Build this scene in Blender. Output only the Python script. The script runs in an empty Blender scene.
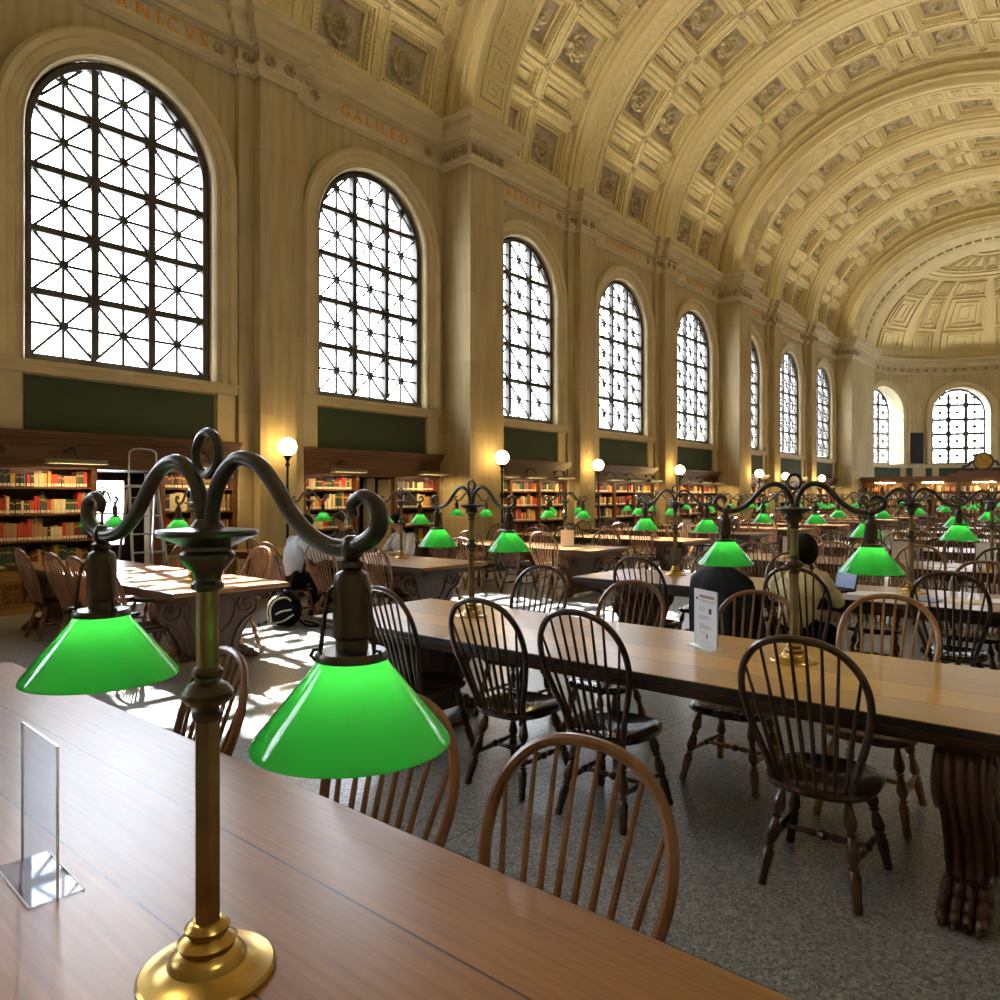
import bpy, bmesh, math, random
from mathutils import Vector, Matrix
R = math.radians; PI = math.pi
rnd = random.Random(7)
S = bpy.context.scene
C = S.collection

# ------------------------------------------------------------ camera
cam_d = bpy.data.cameras.new('camera'); cam = bpy.data.objects.new('camera', cam_d); C.objects.link(cam)
F = 738.5; YAW = 40.2
cam_d.sensor_width = 36; cam_d.lens = 36 * F / 1000
cam_d.shift_y = -3.6 / 1000
cam_d.clip_end = 300; cam_d.clip_start = .05
cam.location = (0, 0, 1.6)
cam.rotation_euler = (R(90), 0, R(YAW - 90))
S.camera = cam
# ------------------------------------------------------------ world, sun, exposure
w = bpy.data.worlds.new('world'); S.world = w; w.use_nodes = True
wn = w.node_tree; bg = wn.nodes['Background']
wg = wn.nodes.new('ShaderNodeTexGradient'); wc = wn.nodes.new('ShaderNodeTexCoord'); wr = wn.nodes.new('ShaderNodeValToRGB'); wm = wn.nodes.new('ShaderNodeSeparateXYZ')
wn.links.new(wc.outputs['Generated'], wm.inputs[0]); wn.links.new(wm.outputs[2], wr.inputs[0])
wr.color_ramp.elements[0].position = 0.0; wr.color_ramp.elements[0].color = (.62, .64, .66, 1)
wr.color_ramp.elements[1].position = .25; wr.color_ramp.elements[1].color = (.86, .92, 1, 1)
wn.links.new(wr.outputs[0], bg.inputs[0]); bg.inputs[1].default_value = 13
sd = bpy.data.lights.new('sun', 'SUN'); sun = bpy.data.objects.new('sun', sd); C.objects.link(sun)
sd.energy = 55; sd.angle = R(.6); sd.color = (1, .95, .86)
SUN_DIR = Vector((-.14, -.68, -.72))
sun.rotation_euler = SUN_DIR.to_track_quat('-Z', 'Y').to_euler(); sun.location = (0, 30, 30)
S.view_settings.view_transform = 'Standard'; S.view_settings.look = 'None'
S.view_settings.exposure = 0.75; S.view_settings.gamma = 1
S.cycles.use_denoising = True
S.cycles.max_bounces = 8; S.cycles.diffuse_bounces = 5; S.cycles.glossy_bounces = 3
S.cycles.transparent_max_bounces = 12; S.cycles.transmission_bounces = 4
S.cycles.sample_clamp_indirect = 6; S.cycles.caustics_reflective = False; S.cycles.caustics_refractive = False
S.cycles.use_light_tree = True

# warm fill lights added above the cornices to brighten the vault, without fixtures
def vault_fill_light(x, y, rx, e, length=2.6):
    l = bpy.data.lights.new('vault_fill_light', 'AREA'); l.shape = 'RECTANGLE'; l.size = length; l.size_y = .2
    l.energy = e; l.color = (1, .88, .66)
    o = bpy.data.objects.new('vault_fill_light', l); C.objects.link(o)
    l.spread = R(120); o.location = (x, y, 9.78); o.rotation_euler = (R(rx), 0, 0)
VAULT_FILL = 34
for k in range(-2, 8):
    cx = 4.89 + 4.82 * k
    vault_fill_light(cx, 10.95, 180 + 42, VAULT_FILL)
    vault_fill_light(cx, -.78, 180 - 42, VAULT_FILL)

for a_ in (-60, -20, 20, 60):  # further fill lights added round the apse to brighten the half dome
    l = bpy.data.lights.new('vault_fill_light', 'AREA'); l.shape = 'RECTANGLE'; l.size = 2.6; l.size_y = .2; l.spread = R(140)
    l.energy = 20; l.color = (1, .92, .76); o = bpy.data.objects.new('vault_fill_light', l); C.objects.link(o)
    v_ = Vector((math.cos(R(a_)), math.sin(R(a_)), 0)); o.location = Vector((45, 5.09, 9.8)) + v_ * 5.4
    o.rotation_euler = (Vector((0, 0, 1)) - v_ * .7).to_track_quat('-Z', 'Y').to_euler(); o.rotation_euler.rotate_axis('Z', 0)
# ------------------------------------------------------------ materials
def nt(name):
    m = bpy.data.materials.new(name); m.use_nodes = True
    t = m.node_tree; return m, t, t.nodes['Principled BSDF']
def N(t, k, **kw):
    n = t.nodes.new(k)
    for a, b in kw.items(): setattr(n, a, b)
    return n
def mat(name, col, rough=.5, metal=0, spec=.5, noise=None, bump=0, bscale=20, coat=0, alpha=None, emis=None, var=.15, stretch=(1,1,1)):
    m, t, p = nt(name)
    p.inputs['Base Color'].default_value = (*col, 1); p.inputs['Roughness'].default_value = rough
    p.inputs['Metallic'].default_value = metal; p.inputs['Specular IOR Level'].default_value = spec
    p.inputs['Coat Weight'].default_value = coat
    if emis: p.inputs['Emission Color'].default_value = (*emis[0], 1); p.inputs['Emission Strength'].default_value = emis[1]
    if noise:
        tc = N(t, 'ShaderNodeTexCoord'); mp = N(t, 'ShaderNodeMapping'); mp.inputs['Scale'].default_value = stretch
        nz = N(t, 'ShaderNodeTexNoise'); nz.inputs['Scale'].default_value = noise; nz.inputs['Detail'].default_value = 5
        r = N(t, 'ShaderNodeValToRGB')
        r.color_ramp.elements[0].position = .3; r.color_ramp.elements[1].position = .7
        r.color_ramp.elements[0].color = (*[c * (1 - var) for c in col], 1); r.color_ramp.elements[1].color = (*[min(1, c * (1 + var)) for c in col], 1)
        t.links.new(tc.outputs['Object'], mp.inputs[0]); t.links.new(mp.outputs[0], nz.inputs['Vector'])
        t.links.new(nz.outputs[0], r.inputs[0]); t.links.new(r.outputs[0], p.inputs['Base Color'])
        if bump:
            nb = N(t, 'ShaderNodeTexNoise'); nb.inputs['Scale'].default_value = bscale; nb.inputs['Detail'].default_value = 3
            b = N(t, 'ShaderNodeBump'); b.inputs['Strength'].default_value = bump; b.inputs['Distance'].default_value = .02
            t.links.new(mp.outputs[0], nb.inputs['Vector']); t.links.new(nb.outputs[0], b.inputs['Height']); t.links.new(b.outputs[0], p.inputs['Normal'])
    return m
PL = (.60, .50, .265)
plaster = mat('plaster', PL, .75, noise=1.5, var=.06)
plaster_orn = mat('plaster_ornament', (.56, .465, .24), .75, noise=9, var=.16, bump=.8, bscale=14)
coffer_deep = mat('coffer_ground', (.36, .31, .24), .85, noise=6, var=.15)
rosette_m = mat('rosette_plaster', (.46, .38, .22), .7, noise=9, var=.12)
def stone_mat(name, vertical, a=(.42, .345, .195), b=(.49, .41, .245)):
    m, t, p = nt(name); p.inputs['Roughness'].default_value = 1.5
    tc = N(t, 'ShaderNodeTexCoord'); sp = N(t, 'ShaderNodeSeparateXYZ'); cb = N(t, 'ShaderNodeCombineXYZ')
    t.links.new(tc.outputs['Object'], sp.inputs[0])
    ad = N(t, 'ShaderNodeMath', operation='ADD'); t.links.new(sp.outputs[0], ad.inputs[0]); t.links.new(sp.outputs[1], ad.inputs[1])
    t.links.new(ad.outputs[0], cb.inputs[0]); t.links.new(sp.outputs[2], cb.inputs[1])
    br = N(t, 'ShaderNodeTexBrick'); br.inputs['Scale'].default_value = 1
    br.inputs['Brick Width'].default_value = vertical; br.inputs['Row Height'].default_value = 1.5
    br.inputs['Mortar Size'].default_value = .004; br.inputs['Mortar Smooth'].default_value = .4
    br.inputs['Color1'].default_value = (*a, 1); br.inputs['Color2'].default_value = (*b, 1); br.inputs['Mortar'].default_value = (.36, .28, .15, 1)
    t.links.new(cb.outputs[0], br.inputs['Vector'])
    mp = N(t, 'ShaderNodeMapping'); mp.inputs['Scale'].default_value = (6, 6, .6); nz = N(t, 'ShaderNodeTexNoise'); nz.inputs['Scale'].default_value = 1.4; nz.inputs['Detail'].default_value = 6
    t.links.new(tc.outputs['Object'], mp.inputs[0]); t.links.new(mp.outputs[0], nz.inputs['Vector'])
    mx = N(t, 'ShaderNodeMix', data_type='RGBA', blend_type='MULTIPLY'); mx.inputs[0].default_value = .55
    rr = N(t, 'ShaderNodeValToRGB'); rr.color_ramp.elements[0].position = .3; rr.color_ramp.elements[1].position = .65
    rr.color_ramp.elements[0].color = (.68, .6, .48, 1); rr.color_ramp.elements[1].color = (1, 1, 1, 1)
    t.links.new(nz.outputs[0], rr.inputs[0]); t.links.new(br.outputs[0], mx.inputs[6]); t.links.new(rr.outputs[0], mx.inputs[7])
    t.links.new(mx.outputs[2], p.inputs['Base Color'])
    b_ = N(t, 'ShaderNodeBump'); b_.inputs['Strength'].default_value = .25; b_.inputs['Distance'].default_value = .01; b_.invert = True
    t.links.new(br.outputs['Fac'], b_.inputs['Height']); t.links.new(b_.outputs[0], p.inputs['Normal'])
    return m
stone = stone_mat('limestone', 1.3)
stone_smooth = mat('limestone_moulding', (.49, .405, .24), .6, noise=2.2, var=.1)
stone_carved = mat('limestone_carved', (.36, .29, .165), .7, noise=14, var=.35, bump=.8, bscale=18)
green_wall = mat('green_painted_panel', (.035, .052, .026), .8, noise=2, var=.1)
iron = mat('window_bronze', (.045, .04, .035), .5, metal=.3)
goldp = mat('gilt', (.62, .22, .012), .5, metal=.1)
def wood(name, a, b, rough=.4, axis='Y', coat=0., sc=1.0, spec=.5, bump=.12, dist=.6):
    m, t, p = nt(name); p.inputs['Roughness'].default_value = rough; p.inputs['Coat Weight'].default_value = coat; p.inputs['Coat Roughness'].default_value = .12
    p.inputs['Specular IOR Level'].default_value = spec
    tc = N(t, 'ShaderNodeTexCoord'); mp = N(t, 'ShaderNodeMapping')
    s = {'X': (1.5, 28, 28), 'Y': (28, 1.5, 28), 'Z': (28, 28, 1.5)}[axis]
    mp.inputs['Scale'].default_value = [v * sc for v in s] if dist != .25 else (70, 2.2, 70)
    nz = N(t, 'ShaderNodeTexNoise'); nz.inputs['Scale'].default_value = 1; nz.inputs['Detail'].default_value = 8 if dist != .25 else 3; nz.inputs['Roughness'].default_value = .62; nz.inputs['Distortion'].default_value = dist if dist != .25 else 0
    r = N(t, 'ShaderNodeValToRGB'); r.color_ramp.elements[0].position = .32; r.color_ramp.elements[1].position = .68
    r.color_ramp.elements[0].color = (*a, 1); r.color_ramp.elements[1].color = (*b, 1)
    t.links.new(tc.outputs['Object'], mp.inputs[0]); t.links.new(mp.outputs[0], nz.inputs['Vector']); t.links.new(nz.outputs[0], r.inputs[0])
    t.links.new(r.outputs[0], p.inputs['Base Color'])
    b_ = N(t, 'ShaderNodeBump'); b_.inputs['Strength'].default_value = bump; b_.inputs['Distance'].default_value = .003
    t.links.new(nz.outputs[0], b_.inputs['Height']); t.links.new(b_.outputs[0], p.inputs['Normal'])
    return m, t, p, r, tc
def table_top_mat(name, a, b, seam=.2875):
    m, t, p, r, tc = wood(name, a, b, .30, 'Y', bump=.0, dist=.25, sc=2.0, coat=.12, spec=.5); p.inputs['Coat Roughness'].default_value = .3
    sp = N(t, 'ShaderNodeSeparateXYZ'); t.links.new(tc.outputs['Object'], sp.inputs[0])
    ad = N(t, 'ShaderNodeMath', operation='ADD'); ad.inputs[1].default_value = 5.75; t.links.new(sp.outputs[0], ad.inputs[0])
    dv = N(t, 'ShaderNodeMath', operation='DIVIDE'); dv.inputs[1].default_value = seam; t.links.new(ad.outputs[0], dv.inputs[0])
    fr = N(t, 'ShaderNodeMath', operation='FRACT'); t.links.new(dv.outputs[0], fr.inputs[0])
    fl = N(t, 'ShaderNodeMath', operation='FLOOR'); t.links.new(dv.outputs[0], fl.inputs[0])
    wn_ = N(t, 'ShaderNodeTexWhiteNoise', noise_dimensions='1D'); t.links.new(fl.outputs[0], wn_.inputs['W'])
    # seam mask
    s1 = N(t, 'ShaderNodeMath', operation='PINGPONG'); s1.inputs[1].default_value = .5; t.links.new(fr.outputs[0], s1.inputs[0])
    lt = N(t, 'ShaderNodeMath', operation='LESS_THAN'); lt.inputs[1].default_value = .0085; t.links.new(s1.outputs[0], lt.inputs[0])
    hs = N(t, 'ShaderNodeHueSaturation'); t.links.new(r.outputs[0], hs.inputs['Color'])
    mr = N(t, 'ShaderNodeMapRange'); mr.inputs['To Min'].default_value = .82; mr.inputs['To Max'].default_value = 1.15; t.links.new(wn_.outputs['Value'], mr.inputs[0]); t.links.new(mr.outputs[0], hs.inputs['Value'])
    mx = N(t, 'ShaderNodeMix', data_type='RGBA'); t.links.new(lt.outputs[0], mx.inputs[0]); t.links.new(hs.outputs[0], mx.inputs[6]); mx.inputs[7].default_value = (.02, .012, .008, 1)
    t.links.new(mx.outputs[2], p.inputs['Base Color'])
    # quartered-oak flecks change the gloss
    mp = N(t, 'ShaderNodeMapping'); mp.inputs['Scale'].default_value = (30, 7, 9); mp.inputs['Rotation'].default_value = (0, 0, .25)
    nz = N(t, 'ShaderNodeTexNoise'); nz.inputs['Scale'].default_value = 2.2; nz.inputs['Detail'].default_value = 4; nz.inputs['Distortion'].default_value = 1.2
    t.links.new(tc.outputs['Object'], mp.inputs[0]); t.links.new(mp.outputs[0], nz.inputs['Vector'])
    m2 = N(t, 'ShaderNodeMapRange'); m2.inputs['From Min'].default_value = .35; m2.inputs['From Max'].default_value = .65; m2.inputs['To Min'].default_value = .285; m2.inputs['To Max'].default_value = .325
    t.links.new(nz.outputs[0], m2.inputs[0]); t.links.new(m2.outputs[0], p.inputs['Roughness'])
    return m
top_wood = table_top_mat('oak_table_top', (.225, .095, .026), (.33, .15, .044))
top_lamplit = table_top_mat('lamplit_oak_table_top', (.40, .21, .042), (.48, .265, .058))  # same oak with the warm lamplight put into its colour
dark_oak = wood('dark_oak', (.035, .014, .006), (.10, .045, .02), .35, 'Y')[0]
mid_oak = wood('carved_oak', (.045, .019, .009), (.12, .052, .022), .45, 'Z')[0]
case_oak = wood('bookcase_oak', (.075, .028, .010), (.15, .062, .024), .4, 'X')[0]
case_light = wood('bookcase_oak_light', (.22, .10, .028), (.36, .19, .06), .4, 'X')[0]
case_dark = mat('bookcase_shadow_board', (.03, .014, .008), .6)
chair_dark = wood('dark_chair_wood', (.022, .010, .005), (.075, .032, .014), .28, 'Z', .2, sc=.6)[0]
chair_brown = wood('brown_chair_wood', (.13, .05, .018), (.26, .115, .045), .3, 'Z', .2, sc=.6)[0]
chair_honey = wood('honey_chair_wood', (.22, .105, .035), (.40, .20, .075), .3, 'Z', .2, sc=.6)[0]
seat_dark = wood('dark_seat_wood', (.018, .009, .006), (.06, .03, .017), .25, 'X', .3)[0]
bronze = mat('dark_bronze', (.085, .068, .05), .34, metal=.85, noise=8, var=.25)
steel_dark = mat('grey_patinated_metal', (.075, .071, .066), .30, metal=.85, noise=8, var=.2)
brass = mat('aged_brass', (.42, .27, .075), .28, metal=1, noise=10, var=.3)
old_brass = mat('dull_brass', (.26, .19, .095), .32, metal=.95, noise=10, var=.25)
black_metal = mat('black_iron', (.012, .012, .012), .45, metal=.4)
chrome = mat('aluminium', (.55, .56, .58), .3, metal=.9)
black_m = mat('black_cloth', (.004, .004, .006), .95, spec=.15, noise=30, var=.3)
black_pl = mat('black_plastic', (.01, .01, .01), .6, spec=.2)
paper = mat('white_paper', (.72, .74, .80), .6)
paper_red = mat('red_print', (.35, .09, .05), .6)
paper_gry = mat('grey_print', (.35, .37, .42), .6)
paper_blu = mat('blue_print', (.03, .05, .14), .6)
def floor_mat():
    m, t, p = nt('terrazzo'); p.inputs['Roughness'].default_value = .28
    tc = N(t, 'ShaderNodeTexCoord')
    v = N(t, 'ShaderNodeTexVoronoi'); v.inputs['Scale'].default_value = 95; t.links.new(tc.outputs['Object'], v.inputs['Vector'])
    r = N(t, 'ShaderNodeValToRGB'); e = r.color_ramp.elements
    e[0].position = .0; e[0].color = (.10, .105, .11, 1); e[1].position = 1; e[1].color = (.42, .425, .42, 1)
    x = e.new(.4); x.color = (.235, .24, .24, 1); x = e.new(.75); x.color = (.28, .285, .283, 1)
    sp = N(t, 'ShaderNodeSeparateColor'); t.links.new(v.outputs['Color'], sp.inputs[0]); t.links.new(sp.outputs[0], r.inputs[0])
    br = N(t, 'ShaderNodeTexBrick'); br.inputs['Scale'].default_value = 1; br.offset = 0
    br.inputs['Brick Width'].default_value = 2.4; br.inputs['Row Height'].default_value = 2.4; br.inputs['Mortar Size'].default_value = .006
    br.inputs['Color1'].default_value = (1, 1, 1, 1); br.inputs['Color2'].default_value = (.9, .9, .9, 1); br.inputs['Mortar'].default_value = (.45, .45, .45, 1)
    t.links.new(tc.outputs['Object'], br.inputs['Vector'])
    nz = N(t, 'ShaderNodeTexNoise'); nz.inputs['Scale'].default_value = .9; nz.inputs['Detail'].default_value = 5; t.links.new(tc.outputs['Object'], nz.inputs['Vector'])
    m2 = N(t, 'ShaderNodeMapRange'); m2.inputs['To Min'].default_value = .75; m2.inputs['To Max'].default_value = 1.2; t.links.new(nz.outputs[0], m2.inputs[0])
    mx = N(t, 'ShaderNodeMix', data_type='RGBA', blend_type='MULTIPLY'); mx.inputs[0].default_value = 1
    t.links.new(r.outputs[0], mx.inputs[6]); t.links.new(br.outputs[0], mx.inputs[7])
    hs = N(t, 'ShaderNodeHueSaturation'); t.links.new(mx.outputs[2], hs.inputs['Color']); t.links.new(m2.outputs[0], hs.inputs['Value'])
    t.links.new(hs.outputs[0], p.inputs['Base Color'])
    return m
terrazzo = floor_mat()
def glass_mat(name, tint=(1, 1, 1), gl=.06, rough=.02):
    m = bpy.data.materials.new(name); m.use_nodes = True; t = m.node_tree; t.nodes.clear()
    o = N(t, 'ShaderNodeOutputMaterial'); a = N(t, 'ShaderNodeBsdfTransparent'); g = N(t, 'ShaderNodeBsdfGlossy'); mx = N(t, 'ShaderNodeMixShader'); fr = N(t, 'ShaderNodeFresnel')
    a.inputs[0].default_value = (*tint, 1); g.inputs['Roughness'].default_value = rough
    mm = N(t, 'ShaderNodeMath', operation='ADD')
    t.nodes.remove(mm); t.nodes.remove(fr); mx.inputs[0].default_value = gl; t.links.new(a.outputs[0], mx.inputs[1]); t.links.new(g.outputs[0], mx.inputs[2]); t.links.new(mx.outputs[0], o.inputs[0])
    return m
pane_glass = glass_mat('window_glass', (.93, .96, 1), .03)
acrylic = glass_mat('clear_acrylic', (.90, .93, .97), .10, .03)
acrylic_edge = mat('acrylic_edge', (.80, .82, .86), .2)
def shade_mat():
    m = bpy.data.materials.new('green_glass_shade'); m.use_nodes = True; t = m.node_tree; t.nodes.clear()
    o = N(t, 'ShaderNodeOutputMaterial'); d = N(t, 'ShaderNodeBsdfDiffuse'); tr = N(t, 'ShaderNodeBsdfTranslucent'); g = N(t, 'ShaderNodeBsdfGlossy'); e = N(t, 'ShaderNodeEmission')
    m1 = N(t, 'ShaderNodeMixShader'); m2 = N(t, 'ShaderNodeMixShader'); ad = N(t, 'ShaderNodeAddShader'); fr = N(t, 'ShaderNodeFresnel'); fr.inputs[0].default_value = 1.5
    d.inputs[0].default_value = (.0, .20, .03, 1); tr.inputs[0].default_value = (.20, .76, .27, 1); g.inputs['Roughness'].default_value = .08; m1.inputs[0].default_value = .8
    e.inputs[0].default_value = (.01, .55, .05, 1); e.inputs[1].default_value = .035
    t.links.new(d.outputs[0], m1.inputs[1]); t.links.new(tr.outputs[0], m1.inputs[2]); t.links.new(fr.outputs[0], m2.inputs[0]); t.links.new(m1.outputs[0], m2.inputs[1]); t.links.new(g.outputs[0], m2.inputs[2])
    t.links.new(m2.outputs[0], ad.inputs[0]); t.links.new(e.outputs[0], ad.inputs[1]); t.links.new(ad.outputs[0], o.inputs[0])
    return m
shade_green = shade_mat()
shade_metal = mat('olive_enamelled_metal', (.20, .19, .15), .4, metal=.4)
bulb_m = mat('lit_bulb', (1, 1, 1), .5, emis=((1, .9, .7), 12))
globe_m = mat('lit_opal_globe', (1, 1, 1), .5, emis=((1, .66, .25), 14))
tube_m = mat('lit_lamp_strip', (1, 1, 1), .5, emis=((1, .70, .32), 60))

# ------------------------------------------------------------ mesh helper
class MB:
    def __init__(s): s.v = []; s.f = []; s.m = []; s.c = 0
    def mi(s, i): s.c = i; return s
    def add(s, vs, fs, M=None):
        b = len(s.v)
        if M is not None: vs = [M @ Vector(v) for v in vs]
        s.v += [tuple(v) for v in vs]
        for f in fs: s.f.append([b + i for i in f]); s.m.append(s.c)
    def box(s, x0, x1, y0, y1, z0, z1, M=None):
        vs = [(x, y, z) for z in (z0, z1) for y in (y0, y1) for x in (x0, x1)]
        s.add(vs, [(0, 2, 3, 1), (4, 5, 7, 6), (0, 1, 5, 4), (2, 6, 7, 3), (0, 4, 6, 2), (1, 3, 7, 5)], M)
    def bar(s, p, q, w, h, up=(0, 0, 1)):
        p = Vector(p); q = Vector(q); d = (q - p); L = d.length
        if L < 1e-6: return
        d.normalize(); u = Vector(up)
        if abs(d.dot(u)) > .99: u = Vector((0, 1, 0))
        a = d.cross(u).normalized(); b = a.cross(d)
        vs = []
        for o in (p, q):
            for i, j in ((-1, -1), (1, -1), (1, 1), (-1, 1)): vs.append(o + a * (i * w / 2) + b * (j * h / 2))
        s.add(vs, [(0, 3, 2, 1), (4, 5, 6, 7), (0, 1, 5, 4), (1, 2, 6, 5), (2, 3, 7, 6), (3, 0, 4, 7)])
    def tube(s, pts, rad, n=8, closed=False, caps=True, flat=1.0):
        pts = [Vector(p) for p in pts]; K = len(pts)
        if not hasattr(rad, '__len__'): rad = [rad] * K
        ref = None; vs = []
        for i, p in enumerate(pts):
            if closed: d = pts[(i + 1) % K] - pts[i - 1]
            else: d = pts[min(i + 1, K - 1)] - pts[max(i - 1, 0)]
            d.normalize()
            if ref is None:
                ref = Vector((0, 0, 1)) if abs(d.z) < .9 else Vector((1, 0, 0))
            a = d.cross(ref).normalized(); b = a.cross(d).normalized(); ref = b
            for k in range(n):
                t = 2 * PI * k / n; vs.append(p + (a * math.cos(t) + b * math.sin(t) * flat) * rad[i])
        fs = []
        for i in range(K if closed else K - 1):
            j = (i + 1) % K
            for k in range(n): l = (k + 1) % n; fs.append((i * n + k, i * n + l, j * n + l, j * n + k))
        if caps and not closed: fs.append(tuple(range(n))[::-1]); fs.append(tuple((K - 1) * n + k for k in range(n)))
        s.add(vs, fs)
    def lathe(s, prof, n=16, M=None, caps=True):
        vs = []; K = len(prof)
        for r, z in prof:
            for k in range(n): t = 2 * PI * k / n; vs.append((r * math.cos(t), r * math.sin(t), z))
        fs = [(i * n + k, i * n + (k + 1) % n, (i + 1) * n + (k + 1) % n, (i + 1) * n + k) for i in range(K - 1) for k in range(n)]
        if caps:
            if prof[0][0] > 1e-5: fs.append(tuple(range(n))[::-1])
            if prof[-1][0] > 1e-5: fs.append(tuple((K - 1) * n + k for k in range(n)))
        s.add(vs, fs, M)
    def turned(s, p, q, prof, n=8):
        p = Vector(p); q = Vector(q); L = (q - p).length
        M = Matrix.Translation(p) @ (q - p).to_track_quat('Z', 'Y').to_matrix().to_4x4()
        s.lathe([(r, t * L) for t, r in prof], n, M)
    def ball(s, c, r, n=12, sc=(1, 1, 1)):
        K = max(4, n // 2)
        s.lathe([(max(1e-6, math.sin(PI * i / K)), -math.cos(PI * i / K)) for i in range(K + 1)], n, Matrix.Translation(c) @ Matrix.Diagonal((r * sc[0], r * sc[1], r * sc[2], 1)), caps=False)
    def prism(s, poly, a, b, axis='Y'):
        f = {'Y': lambda u, v, t: (u, t, v), 'X': lambda u, v, t: (t, u, v), 'Z': lambda u, v, t: (u, v, t)}[axis]
        K = len(poly); vs = [f(u, v, a) for u, v in poly] + [f(u, v, b) for u, v in poly]
        s.add(vs, [tuple(range(K)), tuple(range(2 * K - 1, K - 1, -1))] + [(i, i + K, (i + 1) % K + K, (i + 1) % K) for i in range(K)])
    def build(s, name, mats, parent=None, sharp=35, fix=True):
        me = bpy.data.meshes.new(name); me.from_pydata(s.v, [], s.f)
        if not isinstance(mats, (list, tuple)): mats = [mats]
        for m in mats: me.materials.append(m)
        me.polygons.foreach_set('material_index', [min(i, len(mats) - 1) for i in s.m])
        if fix:
            bm = bmesh.new(); bm.from_mesh(me); bmesh.ops.recalc_face_normals(bm, faces=bm.faces); bm.to_mesh(me); bm.free()
        me.shade_smooth(); me.set_sharp_from_angle(angle=R(sharp)); me.update()
        o = bpy.data.objects.new(name, me); C.objects.link(o)
        if parent: o.parent = parent
        return o
def thing(name, label, cat, loc=(0, 0, 0), rz=0, group=None):
    o = bpy.data.objects.new(name, None); C.objects.link(o); o.location = loc; o.rotation_euler = (0, 0, rz); o.empty_display_size = .1
    o['label'] = label; o['category'] = cat
    if group: o['group'] = group
    return o
def tag(o, label, cat, group=None, kind=None):
    o['label'] = label; o['category'] = cat
    if group: o['group'] = group
    if kind: o['kind'] = kind
    return o
def struct(o): o['kind'] = 'structure'; return o
KIDS = {}
def dup(root, loc, rz=0, label=None, group=None):
    r = root.copy(); C.objects.link(r); r.location = loc; r.rotation_euler = (0, 0, rz)
    if label: r['label'] = label
    if group: r['group'] = group
    if root not in KIDS: KIDS[root] = [(c, list(c.children)) for c in root.children]
    for ch, gs in KIDS[root]:
        c = ch.copy(); C.objects.link(c); c.parent = r
        for g in gs: d = g.copy(); C.objects.link(d); d.parent = c
    return r
def catmull(P, k=6, closed=False):
    P = [Vector(p) for p in P]; out = []; n = len(P)
    for i in range(n if closed else n - 1):
        if closed: a, b, c, d = P[i - 1], P[i], P[(i + 1) % n], P[(i + 2) % n]
        else: a, b, c, d = P[max(i - 1, 0)], P[i], P[i + 1], P[min(i + 2, n - 1)]
        for j in range(k):
            t = j / k; out.append(.5 * ((2 * b) + (c - a) * t + (2 * a - 5 * b + 4 * c - d) * t * t + (3 * b - a - 3 * c + d) * t ** 3))
    if not closed: out.append(P[-1])
    return out

# ------------------------------------------------------------ room constants
YW = 11.5; YR = -1.32; XA = 45.0; YC = (YW + YR) / 2; VA = (YW - YR) / 2; ZS = 9.50; VB = 15.07 - ZS
PITCH = 4.82; XC0 = 4.89
KMIN, KMAX = -2, 7
def xc(k): return XC0 + PITCH * k
XB0 = xc(KMIN) - PITCH / 2; XB1 = xc(KMAX) + PITCH / 2
# arc-length table of the vault ellipse, s = 0 at the left springing
NS = 720; _arc = [0]
for i in range(NS):
    a0 = PI * i / NS; a1 = PI * (i + 1) / NS
    _arc.append(_arc[-1] + math.hypot(VA * (math.cos(a1) - math.cos(a0)), VB * (math.sin(a1) - math.sin(a0))))
LV = _arc[-1]
def vp(x, s, d=0):
    """point of the vault; d > 0 goes up behind the surface, d < 0 into the room"""
    s_ = min(max(s, 0), LV); lo, hi = 0, NS
    while hi - lo > 1:
        m = (lo + hi) // 2
        if _arc[m] <= s_: lo = m
        else: hi = m
    t = PI * (lo + (s_ - _arc[lo]) / (_arc[lo + 1] - _arc[lo])) / NS
    c, s2 = math.cos(t), math.sin(t); nx, nz = c / VA, s2 / VB; l = math.hypot(nx, nz); nx /= l; nz /= l
    return (x, YC + VA * c + nx * d, ZS + VB * s2 + nz * d)

# ------------------------------------------------------------ floor, outer walls
o = MB(); o.box(XB0, 52, YR - .1, YW + .6, -.1, 0); struct(o.build('floor', terrazzo))
o = MB(); o.box(XB0 - .2, XB0, YR, YW + .5, 0, 15.3); struct(o.build('wall_back', stone))
# right wall: plain with blind arches (hardly ever seen)
o = MB(); o.box(XB0, XB1 + 4, YR - .3, YR, 0, ZS + .1)
for k in range(KMIN, KMAX + 2):
    c = xc(k) - PITCH / 2; o.box(c - .6, c + .6, YR, YR + .25, 0, ZS - .7)
o.box(XB0, XB1 + 4, YR, YR + .22, ZS - .85, ZS - .7); o.box(XB0, XB1 + 4, YR, YR + .4, ZS - .25, ZS + .02)
struct(o.build('wall_right', stone))

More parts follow.
